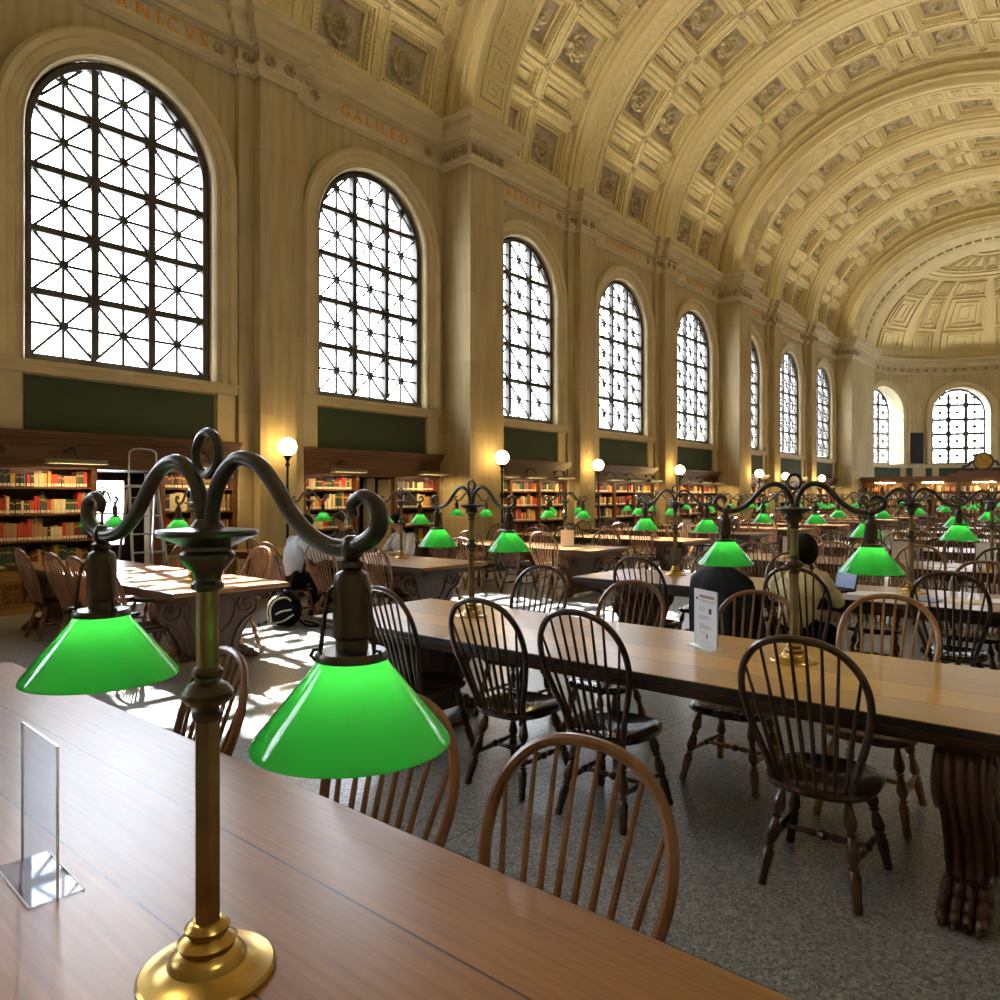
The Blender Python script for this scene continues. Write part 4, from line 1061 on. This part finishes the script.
for k in [0, 1, 2, 3, 4, 5, 6, 7]:
    secs = secsD if k < 2 else secsF
    for si, (a, b) in enumerate(secs):
        sec = {2: ['left', 'right'], 3: ['left', 'middle', 'right']}[len(secs)][si]
        for zi in (3, 2, 1, 0):
            z = SHZ[zi]; x = a + .05; n = 0; top = .235 if zi == 3 else .31
            hbase = rnd.uniform(.22, top); c = rnd.choice(PAL)
            while x < b - .09:
                if rnd.random() < .55: c = rnd.choice(PAL if not (zi == 0) else [3, 3, 6, 4, 5, 1, 9])
                if rnd.random() < .3: hbase = rnd.uniform(.18 if zi < 3 else .16, top)
                th = rnd.choice([.03, .04, .04, .05, .06]); h = min(top, max(.16, hbase + rnd.uniform(-.012, .012)))
                if rnd.random() < .03: x += rnd.uniform(.03, .09); continue
                n += 1
                yy = YF + .05 + rnd.uniform(0, .015)
                if k == 0 or (k == 1 and count < 292):
                    add_book(xc(k) + x, yy, z, th, h, c, '%s book, number %d from left, %s shelf, %s part of %s bookcase' % (BN[c], n, SN[zi], sec, 'nearest' if k == 0 else 'second'), 'books in the two bookcases by the doorways')
                else:
                    rest.mi(c); rest.box(xc(k) + x, xc(k) + x + th - .002, yy, yy + .15, z, z + h)
                    rest.mi(10); rest.box(xc(k) + x + .004, xc(k) + x + th - .006, yy - .002, yy, z + .012, z + .045)
                x += th
# lamps over the shelves
def make_shelf_lamp():
    t = thing('shelf_lamp', 'x', 'lamp')
    m = MB(); m.lathe([(.05, 0), (.05, .02), (.02, .035)], 14, Matrix.Translation((0, -.03, 2.24)) @ Matrix.Rotation(R(90), 4, 'X')); m.tube(catmull([(0, -.04, 2.24), (0, -.16, 2.29), (0, -.28, 2.22), (0, -.34, 2.12)], 5), .012, 7); m.build('bracket', bronze, t)
    m = MB(); P2 = [(-.34 + .075 * math.cos(R(a)), 2.05 + .07 * math.sin(R(a))) for a in range(0, 181, 20)] + [(-.34 + .068 * math.cos(R(a)), 2.05 + .062 * math.sin(R(a))) for a in range(180, -1, -20)]
    m.prism(P2, -.38, .38, 'X'); m.box(-.38, -.375, -.41, -.27, 2.05, 2.11); m.box(.375, .38, -.41, -.27, 2.05, 2.11); m.build('lamp_shade', shade_metal, t)
    m = MB(); m.box(-.34, .34, -.365, -.315, 2.06, 2.08); m.build('lit_tube', tube_m, t)
    return t
SL = make_shelf_lamp(); fs = True
for k in range(0, 8):
    xs = (-.85, 1.1) if k == 0 else ((-.95, 1.25) if k == 1 else (-1.12, 0, 1.2))
    for j, dx in enumerate(xs):
        lb = 'bronze picture lamp on the bookcase under the %s window, %s' % (ORD[k], (['left', 'right'] if len(xs) == 2 else ['left', 'middle', 'right'])[j])
        if fs: o = SL; o.location = (xc(k) + dx, YF, 0); o['label'] = lb; fs = False; KIDS[o] = [(c, []) for c in o.children]
        else: o = dup(SL, (xc(k) + dx, YF, 0), 0, lb)
        o['group'] = 'picture lamps over the shelves'

# ------------------------------------------------------------ globe standards
def make_globe():
    t = thing('globe_floor_lamp', 'x', 'floor lamp')
    m = MB(); m.lathe([(.20, 0), (.20, .03), (.15, .05), (.12, .10), (.05, .16), (.035, .22)], 20); m.build('lamp_base', black_metal, t)
    m = MB(); m.lathe([(.025, .2), (.025, .8), (.045, .82), (.045, .85), (.025, .87), (.022, 1.55), (.04, 1.58), (.055, 1.62), (.04, 1.66), (.022, 1.70), (.02, 2.10), (.045, 2.13), (.03, 2.16), (.02, 2.19), (.06, 2.27), (.085, 2.285), (.085, 2.30)], 14); m.build('pole', black_metal, t)
    m = MB(); m.ball((0, 0, 2.445), .155, 28); m.build('globe', globe_m, t)
    return t
GL = make_globe()
gp = [(7.25, 10.85), (12.28, 10.32), (16.95, 10.85), (21.75, 10.85), (27.1, 10.32), (31.4, 10.85), (36.25, 10.85)]
for i, (x, y) in enumerate(gp):
    lb = 'tall black standard with glowing white globe, %s from the left' % ORD[i]
    if i == 0: o = GL; o.location = (x, y, 0); o['label'] = lb; KIDS[o] = [(c, []) for c in o.children]
    else: o = dup(GL, (x, y, 0), 0, lb)
    o['group'] = 'globe lamps along the window wall'

# ------------------------------------------------------------ ladder in the doorway
t = thing('step_ladder', 'aluminium step ladder standing in front of the open doorway, far left', 'ladder', (4.93, 11.02, 0))
for s_ in (-1, 1):
    m = MB(); m.bar((s_ * .26, -.28, 0), (s_ * .20, .05, 1.75), .03, .06); m.build('front_rail', chrome, t)
    m = MB(); m.bar((s_ * .27, .42, 0), (s_ * .20, .10, 1.70), .025, .04); m.build('rear_rail', chrome, t)
for i in range(6):
    f = (i + 1) / 6.6; y = -.28 + .33 * f; z = 1.75 * f; wd = .25 - .06 * f; m = MB(); m.box(-wd, wd, y - .045, y + .05, z - .02, z); m.build('step', chrome, t)
m = MB(); m.box(-.22, .22, .0, .16, 1.73, 1.77); m.build('top_platform', chrome, t)
m = MB(); m.tube(catmull([(-.20, .05, 1.75), (-.20, .06, 2.15), (-.17, .06, 2.27), (0, .06, 2.30), (.17, .06, 2.27), (.20, .06, 2.15), (.20, .05, 1.75)], 5), .014, 8); m.build('hand_rail', chrome, t)

# ------------------------------------------------------------ bookcase screen before the apse with the clock
t = thing('bookcase', 'long low carved bookcase across the far end of the hall', 'bookcase', (42.0, YC, 0))
m = MB(); W_ = 5.4
m.box(0, .5, -W_, W_, 0, .5); m.box(-.05, .55, -W_ - .05, W_ + .05, 2.42, 2.50); m.box(-.12, .6, -W_ - .1, W_ + .1, 2.50, 2.60); m.box(-.02, .52, -W_, W_, 2.3, 2.42); m.build('case_body', case_oak, t)
m = MB(); m.box(.4, .45, -W_, W_, .5, 2.4); m.build('back_panel', case_light, t)
for i in range(11):
    y = -W_ + 2 * W_ * i / 10; m = MB(); m.box(-.04, .42, y - .05, y + .05, .4, 2.42); m.build('upright', case_oak, t)
for z in (.8, 1.15, 1.5, 1.85): m = MB(); m.box(0, .4, -W_, W_, z - .03, z); m.build('shelf', case_oak, t)
m = MB(); m.box(-.15, .6, -1.5, 1.5, 2.6, 2.72); m.box(-.05, .5, -1.1, 1.1, 2.72, 2.86); m.build('pediment', case_oak, t)
for z in (.5, .8, 1.15, 1.5, 1.85):
    y = -W_ + .1
    while y < W_ - .1:
        if abs(((y + W_) / (2 * W_) * 10) - round((y + W_) / (2 * W_) * 10)) < .09: y += .12; continue
        th = rnd.choice([.03, .04, .05, .06]); rest.mi(rnd.choice(PAL + [1, 7, 2])); rest.box(42.05, 42.2, YC + y, YC + y + th - .003, z, z + rnd.uniform(.18, .28)); y += th
o = rest.build('books', BC + [label_white], fix=False); tag(o, 'rows of books filling the bookcases further down the hall', 'books', kind='stuff')
for j in range(5):
    t2 = thing('shelf_lamp', 'brass strip lamp over the far bookcase, %s from the left' % ORD[j], 'lamp', (41.75, YC + 4.3 - 2.15 * j, 0), 0, 'strip lamps on the far bookcase')
    m = MB(); m.box(-.05, .05, -.5, .5, 2.30, 2.36); m.bar((0, 0, 2.36), (.2, 0, 2.46), .02, .02); m.build('lamp_shade', bronze, t2); m = MB(); m.box(-.03, .04, -.45, .45, 2.28, 2.30); m.build('lit_tube', tube_m, t2)
t = thing('clock', 'round gilt clock in dark scrolled mount on the far bookcase', 'clock', (41.95, YC + .06, 2.86))
MX = Matrix.Translation((0, 0, .42)) @ Matrix.Rotation(R(-90), 4, 'Y')
m = MB(); m.lathe([(.40, -.12), (.44, 0), (.42, .06), (.36, .07), (.36, .03)], 32, MX, caps=False); m.build('case_ring', case_dark, t)
m = MB(); m.lathe([(.36, .05), (.001, .06)], 32, MX); dl = m.build('dial', brass, t)
m = MB(); m.bar((-.07, 0, .42), (-.07, .10, .56), .02, .01); m.bar((-.07, 0, .42), (-.07, -.2, .50), .015, .01); m.build('hand', black_metal, dl)
m = MB()
for s_ in (-1, 1): m.tube(catmull([(0, s_ * .35, .03), (0, s_ * .75, .06), (0, s_ * .82, .2), (0, s_ * .62, .24), (0, s_ * .55, .38), (0, s_ * .42, .42)], 4), .07, 8)
m.box(-.06, .12, -.8, .8, 0, .07); m.build('scrolled_mount', case_dark, t)
P = PA(46); m = MB(); c = Vector(P(0, -.08, 0)); a = R(46)
m.box(-.06, .06, -.40, .40, 3.55, 5.35, Matrix.Translation(c) @ Matrix.Rotation(a, 4, 'Z')); o = m.build('loudspeaker', black_pl); tag(o, 'tall black loudspeaker panel on the curved wall between two apse windows', 'loudspeaker')

# ------------------------------------------------------------ table signs and papers
def sign(x, y, z, ang, wd, h, lab, white, detail=False):
    t = thing('sign_holder', lab, 'sign holder', (x, y, z), ang)
    m = MB(); m.box(-wd / 2, wd / 2, -.0025, .0025, 0, h); m.build('clear_panel', acrylic, t, sharp=20)
    m = MB(); m.box(-wd / 2, wd / 2, -.05, .05, 0, .004); m.build('foot', acrylic if not white else acrylic_edge, t)
    if not white:
        m = MB(); m.box(-wd / 2, wd / 2, -.0027, .0027, h, h + .0015); m.box(wd / 2, wd / 2 + .0015, -.0027, .0027, 0, h); m.box(-wd / 2 - .0015, -wd / 2, -.0027, .0027, 0, h)
        m.box(-wd / 2, wd / 2, -.0515, -.05, 0, .005); m.box(-wd / 2, wd / 2, .05, .0515, 0, .005); m.build('polished_edge', acrylic_edge, t)
    if white:
        m = MB(); m.box(-wd / 2 + .003, wd / 2 - .003, -.0045, -.003, .01, h - .004); m.box(-wd / 2 + .003, wd / 2 - .003, .003, .0045, .01, h - .004); pp = m.build('sheet', paper, t)
        if detail:
            m = MB(); q = random.Random(3)
            def ln(z_, x0, x1, hh, mi): m.mi(mi); m.box(x0, x1, -.0052, -.0044, z_, z_ + hh)
            for i in range(9): ln(h - .048, -.055 + i * .016, -.055 + i * .016 + .012, .016, 0)
            ln(h - .062, -.06, .09, .004, 1); ln(h - .07, -.05, .08, .003, 1)
            m.mi(2); m.lathe([(.001, 0), (.009, 0), (.009, .001)], 12, Matrix.Translation((-.08, -.0046, h - .055)) @ Matrix.Rotation(R(90), 4, 'X'))
            m.box(.035, .06, -.0053, -.0044, h - .13, h - .10); m.box(.01, .022, -.0053, -.0044, .05, .075)
            for z_, x1 in ((h - .10, -.01), (h - .11, -.0), (h - .12, -.015), (h - .15, .04), (h - .158, .045), (h - .166, .0), (h - .195, -.01), (h - .203, .05), (h - .211, .06), (h - .219, .03), (h - .24, .0)): ln(z_, -.06, x1, .0035, 1)
            ln(.03, -.05, .04, .003, 1)
            m.build('printed_text', [paper_red, paper_gry, paper_blu], pp)
    return t
sign(.578, 1.797, TT, R(87.4), .245, .315, 'empty clear acrylic sign holder on the foreground table, left of the lamp', False)
sign(3.83, 1.755, TT, math.atan2(1.66 - 1.85, 3.77 - 3.89), .225, .318, 'white printed notice in a stand on the lamplit oak table', True, True)
for x, y, lab in ((3.9, 7.45, 'white notice stand on the first window table, behind the foreground lamp pole'), (6.3, 8.0, 'white notice stand on the second window table beside the laptop'), (10.0, 7.0, 'white notice stand on the window table behind the sunlit corner'), (10.4, 3.55, 'white notice stand at the aisle end of the third table of the aisle row'), (10.15, 2.1, 'white notice stand behind the person with the black laptop'), (10.4, 1.25, 'white notice stand at the right, behind the green shade'), (13.4, 3.0, 'white notice stand on the fourth table of the aisle row'), (13.2, .75, 'white notice stand near the right edge of the photo'), (16.4, 8.0, 'white notice stand on the fourth window table')):
    sign(x, y, TT, R(-48 + rnd.uniform(-20, 20)), .22, .28, lab, True)['group'] = 'white notice stands'
def sheet(x, y, ang, w_, h_, m_, name, lab, cat, th=.004, z=TT):
    m = MB(); m.box(-w_ / 2, w_ / 2, -h_ / 2, h_ / 2, 0, th); o = m.build(name, m_); o.location = (x, y, z); o.rotation_euler = (0, 0, R(ang)); return tag(o, lab, cat)
blue_f = mat('blue_grey_card', (.16, .21, .36), .5); yel_p = mat('yellowed_paper', (.66, .56, .34), .6)
sheet(6.85, 1.62, 15, .30, .42, paper, 'paper_sheet', 'large white sheet beside the laptop of the person in cream', 'paper')
sheet(6.72, 1.27, -8, .24, .34, blue_f, 'folder', 'blue-grey folder lying under the dark chair bow', 'folder', .008)
sheet(6.80, .98, 20, .24, .33, yel_p, 'paper_sheet', 'cream sheet right of the blue-grey folder', 'paper')
sheet(7.0, .62, 5, .30, .40, paper, 'paper_sheet', 'white sheet at the right edge of the second aisle table', 'paper')
sheet(6.62, 9.5, 12, .22, .30, paper, 'paper_sheet', 'white paper in front of the person wearing headphones', 'paper')
sheet(6.95, 8.1, -10, .25, .34, paper, 'paper_sheet', 'open papers before the person in the grey sweatshirt', 'paper')
sheet(10.1, 1.6, 12, .3, .4, paper, 'paper_sheet', 'white paper on the third table of the aisle row', 'paper')
screen_dk = mat('dark_screen', (.03, .045, .09), .15, emis=((.1, .16, .32), .35)); screen_lt = mat('lit_screen', (.12, .16, .25), .2, emis=((.30, .42, .68), .12))
def laptop(x, y, ang, body, scr, lab):
    t = thing('laptop', lab, 'laptop', (x, y, TT), R(ang))
    m = MB(); m.box(-.12, .12, -.17, .17, 0, .016); b = m.build('keyboard_base', body, t)
    m = MB()
    for i in range(5):
        for j in range(12): m.box(-.06 + i * .03, -.037 + i * .03, -.15 + j * .025, -.129 + j * .025, .016, .019)
    m.build('keys', black_pl, b)
    M = Matrix.Translation((.12, 0, .012)) @ Matrix.Rotation(R(15), 4, 'Y')
    m = MB(); m.box(0, .009, -.17, .17, 0, .235, M); l = m.build('lid', body, t)
    m = MB(); m.box(-.0015, 0, -.152, .152, .02, .215, M); m.build('screen', scr, l); return t
laptop(6.30, 8.30, 12, mat('white_laptop_shell', (.62, .62, .64), .35), screen_dk, 'white laptop with a dark screen, open before the person in the pale blue shirt')
lt = laptop(6.84, 1.93, -30, black_pl, screen_lt, 'black laptop with a lit text page, before the person in the cream cardigan')

lt.scale = (.8, .72, .9)
# ------------------------------------------------------------ people
skin = mat('skin', (.52, .29, .19), .5, noise=8, var=.08); hair_blk = mat('black_hair', (.006, .005, .0045), .8, spec=.2, noise=60, var=.3); hair_brn = mat('brown_hair', (.04, .024, .015), .8, spec=.2, noise=60, var=.3)
eye_m = mat('eye_dark', (.02, .015, .012), .3); lip_m = mat('lips', (.38, .13, .11), .5)
def skin_mesh(nodes, edges, sub=2):
    """nodes: list of (pos, rx, ry); returns an evaluated smooth skin mesh"""
    me = bpy.data.meshes.new('tmp'); me.from_pydata([n[0] for n in nodes], edges, []); o = bpy.data.objects.new('tmp', me); C.objects.link(o)
    md = o.modifiers.new('s', 'SKIN'); md.use_smooth_shade = True
    for i, n in enumerate(nodes): me.skin_vertices[0].data[i].radius = (n[1], n[2]); me.skin_vertices[0].data[i].use_root = (i == 0)
    sb = o.modifiers.new('u', 'SUBSURF'); sb.levels = sub; sb.render_levels = sub
    bpy.context.view_layer.update()
    res = bpy.data.meshes.new_from_object(o.evaluated_get(bpy.context.evaluated_depsgraph_get())); bpy.data.objects.remove(o)
    return res
class Chain:
    def __init__(s): s.n = []; s.e = []
    def add(s, pts, parent=None):
        last = parent
        for p, a, *b in pts:
            s.n.append((p, a, b[0] if b else a)); i = len(s.n) - 1
            if last is not None: s.e.append((last, i))
            last = i
        return last
def person(loc, rz, lab, shirt, trousers, hairm, long_hair=False, lean_=.0, hands='table', head_tilt=0, hair_long=False, extras=None):
    t = thing('person', lab, 'person', loc, rz)
    L = lean_
    pel = (0, 0, .54); wai = (.02 + L * .3, 0, .70); che = (.03 + L, 0, .92); nkb = (.04 + L * 1.3, 0, 1.04); nkt = (.07 + L * 1.5, 0, 1.12)
    hc = Vector((.10 + L * 1.7, 0, 1.22))
    sh = lambda q: (.03 + L * 1.2, q * .175, .99)
    el = lambda q: (.15 + L, q * .26, .80); wr = lambda q: (.37 + L * .8, q * .13, .805)
    if hands == 'chin':
        el_ = {1: (.26, .20, .80), -1: (.15 + L, -.26, .80)}; wr_ = {1: (.20, .08, 1.08), -1: (.37, -.10, .805)}
    else: el_ = {1: el(1), -1: el(-1)}; wr_ = {1: wr(1), -1: wr(-1)}
    kn = lambda q: (.43, q * .13, .50); an = lambda q: (.40, q * .13, .09); to = lambda q: (.56, q * .15, .035)
    c = Chain(); a = c.add([(pel, .13, .11), (wai, .105, .095), (che, .13, .10), (nkb, .07, .06), (nkt, .048), (tuple(hc - Vector((.02, 0, .02))), .05)])
    for q in (1, -1):
        e = c.add([(sh(q), .045), (el_[q], .034), (wr_[q], .026)], 2)
        w_ = Vector(wr_[q]); d = (w_ - Vector(el_[q])).normalized(); sd_ = Vector((0, 0, 1)).cross(d).normalized() * -1 if abs(d.z) < .8 else Vector((0, 1, 0))
        pm_ = c.add([(tuple(w_ + d * .045), .032, .018)], e)
        for f in range(4):
            o_ = sd_ * ((f - 1.5) * .019); ln = (.065, .078, .072, .055)[f]
            c.add([(tuple(w_ + d * .085 + o_), .0095), (tuple(w_ + d * (.085 + ln * .5) + o_ + Vector((0, 0, .004))), .0085), (tuple(w_ + d * (.085 + ln) + o_ * 1.05 - Vector((0, 0, .014))), .007)], pm_)
        c.add([(tuple(w_ + d * .035 + sd_ * q * .032), .010), (tuple(w_ + d * .065 + sd_ * q * .048), .0085)], pm_)
        k = c.add([((.05, q * .10, .52), .085), (kn(q), .062), ((.42, q * .13, .30), .052), (an(q), .038), (to(q), .035, .028)], 0)
    me = skin_mesh(c.n, c.e)
    bm = bmesh.new(); bm.from_mesh(me)
    # head: one sculpted ovoid welded into the body mesh
    hb = bmesh.new(); bmesh.ops.create_uvsphere(hb, u_segments=28, v_segments=20, radius=1)
    for v in hb.verts:
        x, y, z = v.co; w_ = 1 - .18 * max(0, -z) ** 1.3
        nx = x * .098 * w_; ny = y * .076 * w_; nz = z * .122
        if x > .3:
            nose = math.exp(-((y / .16) ** 2 + ((z + .10) / .22) ** 2)); nx += .026 * nose
            eye = sum(math.exp(-(((y - q * .38) / .16) ** 2 + ((z - .06) / .13) ** 2)) for q in (-1, 1)); nx -= .010 * eye
            nx += .006 * math.exp(-((y / .3) ** 2 + ((z + .52) / .08) ** 2)) + .010 * math.exp(-((y / .35) ** 2 + ((z + .85) / .2) ** 2))
        for q in (-1, 1): ny += q * .014 * math.exp(-((x / .2) ** 2 + ((z + .02) / .25) ** 2)) * (1 if y * q > .8 else 0)
        v.co = Vector((nx, ny, nz))
    Mh = Matrix.Translation(hc) @ Matrix.Rotation(R(head_tilt), 4, 'Y')
    bmesh.ops.transform(hb, matrix=Mh, verts=hb.verts)
    tm = bpy.data.meshes.new('t'); hb.to_mesh(tm); bm.from_mesh(tm); hb.free()
    out = bpy.data.meshes.new('body'); bm.to_mesh(out); bm.free(); out.materials.append(skin); out.shade_smooth()
    b = bpy.data.objects.new('body', out); C.objects.link(b); b.parent = t
    m = MB()
    for q in (-1, 1): m.ball(Mh @ Vector((.078, q * .029, .008)), .010, 8, (.6, 1.2, .7))
    m.build('eyes', eye_m, t)
    m = MB(); m.ball(Mh @ Vector((.086, 0, -.062)), .012, 8, (.6, 2, .5)); m.build('lips', lip_m, t)
    # hair cap
    m = MB(); n = 26; K = 12; vs = []
    for i in range(K + 1):
        th_ = PI * .0 + PI * (.64 if not hair_long else .70) * i / K
        for j in range(n):
            ph = 2 * PI * j / n; cx = math.cos(ph); lim = 1.0
            ths = th_ * (.56 + .44 * (1 - max(0, cx) ** .8)) if cx > 0 else th_ * (1 + (.20 if hair_long else 0) * -cx)
            rr = (1.10 if not hair_long else 1.17) + .015 * math.sin(ph * 9)
            vs.append(Mh @ Vector((math.sin(ths) * cx * .100 * rr - .006, math.sin(ths) * math.sin(ph) * .080 * rr, math.cos(ths) * .124 * rr)))
    fs_ = [(i * n + j, i * n + (j + 1) % n, (i + 1) * n + (j + 1) % n, (i + 1) * n + j) for i in range(K) for j in range(n)]
    m.add(vs, fs_); o = m.build('hair', hairm, t); so = o.modifiers.new('s', 'SOLIDIFY'); so.thickness = -.012
    # shirt
    c = Chain(); c.add([(pel, .17, .15), (wai, .15, .14), (tuple(Vector(wai).lerp(Vector(che), .5)), .165, .145), (che, .172, .145), (tuple(Vector(nkb) + Vector((0, 0, -.01))), .085, .078), (tuple(Vector(nkt) - Vector((.01, 0, .035))), .056)])
    for q in (1, -1): c.add([(tuple(Vector(che).lerp(Vector(sh(q)), .9)), .088)], 3)
    me = skin_mesh(c.n, c.e); m = MB()
    for q in (1, -1):
        S0, E0, W0 = Vector(sh(q)), Vector(el_[q]), Vector(wr_[q]); P_ = catmull([S0 + (S0 - E0) * .12 + Vector((0, -q * .05, .0)), S0, S0.lerp(E0, .5), E0, E0.lerp(W0, .5), E0.lerp(W0, .93)], 5); K_ = len(P_)
        m.tube(P_, [.074 - .034 * i_ / (K_ - 1) + (.006 * math.sin(i_ * 1.7)) for i_ in range(K_)], 14)
    o = m.build('tmp', shirt); bm = bmesh.new(); bm.from_mesh(me); bm.from_mesh(o.data); bpy.data.objects.remove(o); bm.to_mesh(me); bm.free(); me.shade_smooth(); me.materials.clear(); me.materials.append(shirt); o = bpy.data.objects.new('shirt', me); C.objects.link(o); o.parent = t
    c = Chain(); c.add([((0, 0, .56), .145, .125)])
    for q in (1, -1): c.add([((.06, q * .10, .53), .10), ((.25, q * .12, .525), .088), (kn(q), .078), ((.42, q * .13, .30), .066), ((.40, q * .13, .12), .055)], 0)
    me = skin_mesh(c.n, c.e); me.materials.clear(); me.materials.append(trousers); o = bpy.data.objects.new('trousers', me); C.objects.link(o); o.parent = t
    for q in (1, -1):
        m = MB(); m.ball((.47, q * .14, .045), .05, 12, (2.3, .95, .85)); m.box(.37, .58, q * .14 - .04, q * .14 + .04, 0, .02); m.build('shoe', black_pl, t)
    return t
cloth_cream = mat('cream_knit', (.72, .64, .36), .85, noise=20, var=.08, bump=.4, bscale=60); cloth_blue = mat('pale_blue_cotton', (.55, .64, .78), .8, noise=9, var=.08)
cloth_grey = mat('grey_marl', (.42, .41, .42), .85, noise=40, var=.2); cloth_dark = mat('charcoal_knit', (.05, .05, .06), .85, noise=20, var=.2)
hd = None
pw = person((6.13, 2.04, 0), R(-4), 'person with short black hair in a cream cardigan, seen from behind at a laptop', cloth_cream, black_m, hair_blk, lean_=.06, hair_long=True)
person((5.55, 8.27, 0), R(-6), 'person in a pale blue shirt seen from behind, above the backpack', cloth_blue, black_m, hair_blk, lean_=.08)
p2 = person((7.35, 9.36, 0), PI + R(5), 'person in dark clothes and white headphones resting the head on one hand', cloth_dark, black_m, hair_brn, hands='chin', lean_=.03, head_tilt=12)
pw.scale = (.95, 1.0, .94)
m = MB(); m.tube([(.13, .098 * math.cos(a_), 1.22 + .145 * math.sin(a_)) for a_ in [PI * i / 14 for i in range(15)]], .010, 6)
for q in (-1, 1): m.ball((.13, q * .098, 1.21), .036, 10, (1, .5, 1.1))
m.build('headphones', mat('white_plastic', (.7, .7, .7), .4), p2)
person((7.32, 7.94, 0), PI, 'person in a grey sweatshirt bent over papers, dark hair', cloth_grey, black_m, hair_blk, lean_=.06, head_tilt=25)
person((18.75, 8.05, 0), R(0), 'person in dark clothes far down the hall, between green lamps', cloth_dark, black_m, hair_blk, lean_=.04)

# ------------------------------------------------------------ coat over a chair, backpack
def coat():
    mb = MB(); nu, nv = 48, 26; vs = []
    for j in range(nv + 1):
        v = j / nv                                  # 0 at the top of the bow, 1 at the hem
        for i in range(nu):
            a = 2 * PI * i / nu; c_, s_ = math.cos(a), math.sin(a)
            z = 1.09 - .75 * v; wy = .02 + .225 * min(1, (v * 5.5) ** .55) + .06 * v; wx = .035 + .07 * min(1, v * 4) + .03 * v
            fold = 1 + (.11 * math.sin(a * 9 + 1.3 + v * 1.5) + .05 * math.sin(a * 17)) * min(1, v * 2)
            zz = z + .03 * math.cos(a) * (1 - v) - .035 * abs(s_) * (1 - v) + .02 * math.sin(a * 5) * (v > .97)
            vs.append((lean(max(zz, .43)) - .01 + wx * c_ * fold, wy * s_ * fold, zz))
    fs_ = [(j * nu + i, j * nu + (i + 1) % nu, (j + 1) * nu + (i + 1) % nu, (j + 1) * nu + i) for j in range(nv) for i in range(nu)] + [tuple(range(nu))]
    mb.add(vs, fs_); o = mb.build('coat', black_m, sharp=80); o.modifiers.new('s', 'SOLIDIFY').thickness = .01
    return o
black_c = mat('coat_cloth', (.012, .013, .018), .7, spec=.4)
o = coat(); o.data.materials[0] = black_c; o.location = (6.92 - .41 - .40, 2.52, .0); o.rotation_euler = (0, 0, 0); o.scale = (1, 1.0, 1); tag(o, 'black coat draped over a chair back behind the white notice', 'coat')
t = thing('backpack', 'black backpack with cream stripes on the floor beside the chair legs', 'backpack', (5.28, 7.95, 0), R(35))
m = MB(); vs = []; n, K = 28, 12
for j in range(K + 1):
    v = j / K; z = .01 + .40 * v; s_ = math.sin(PI * min(.97, max(.06, v * .86 + .10))) ** .55
    for i in range(n):
        a = 2 * PI * i / n; x = .14 * s_ * math.copysign(abs(math.cos(a)) ** .7, math.cos(a)); y = .21 * s_ * math.copysign(abs(math.sin(a)) ** .7, math.sin(a)); vs.append((x - .05 * v, y, z))
m.add(vs, [(j * n + i, j * n + (i + 1) % n, (j + 1) * n + (i + 1) % n, (j + 1) * n + i) for j in range(K) for i in range(n)] + [tuple(range(n))[::-1], tuple(K * n + i for i in range(n))]); m.build('bag_body', black_m, t, sharp=70)
strp = mat('cream_piping', (.42, .38, .28), .6)
def stripe(pts): m = MB(); m.tube(catmull(pts, 5), .011, 6); m.build('stripe', strp, t)
stripe([(-.145, .16, .06), (-.16, .165, .20), (-.165, .12, .32), (-.15, .02, .39)]); stripe([(-.145, .12, .06), (-.165, .125, .22), (-.165, .06, .33), (-.155, -.06, .37), (-.15, -.13, .33)])
stripe([(-.155, .06, .16), (-.16, -.02, .20), (-.15, -.14, .22)]); stripe([(-.145, .08, .05), (-.155, -.04, .08), (-.14, -.16, .16)])
m = MB(); m.tube(catmull([(-.05, -.06, .40), (-.05, -.04, .45), (-.05, .04, .45), (-.05, .06, .40)], 5), .010, 6); m.build('grab_handle', black_m, t)
m = MB(); m.tube(catmull([(-.05, -.2, .08), (-.10, -.32, .02), (-.02, -.48, .015), (.06, -.40, .015), (.05, -.22, .05)], 6), .013, 6); m.build('shoulder_strap', black_m, t)
m = MB(); m.tube(catmull([(-.05, .2, .08), (-.10, .28, .02), (-.02, .33, .015), (.03, .24, .03)], 6), .013, 6); m.build('shoulder_strap', black_m, t)
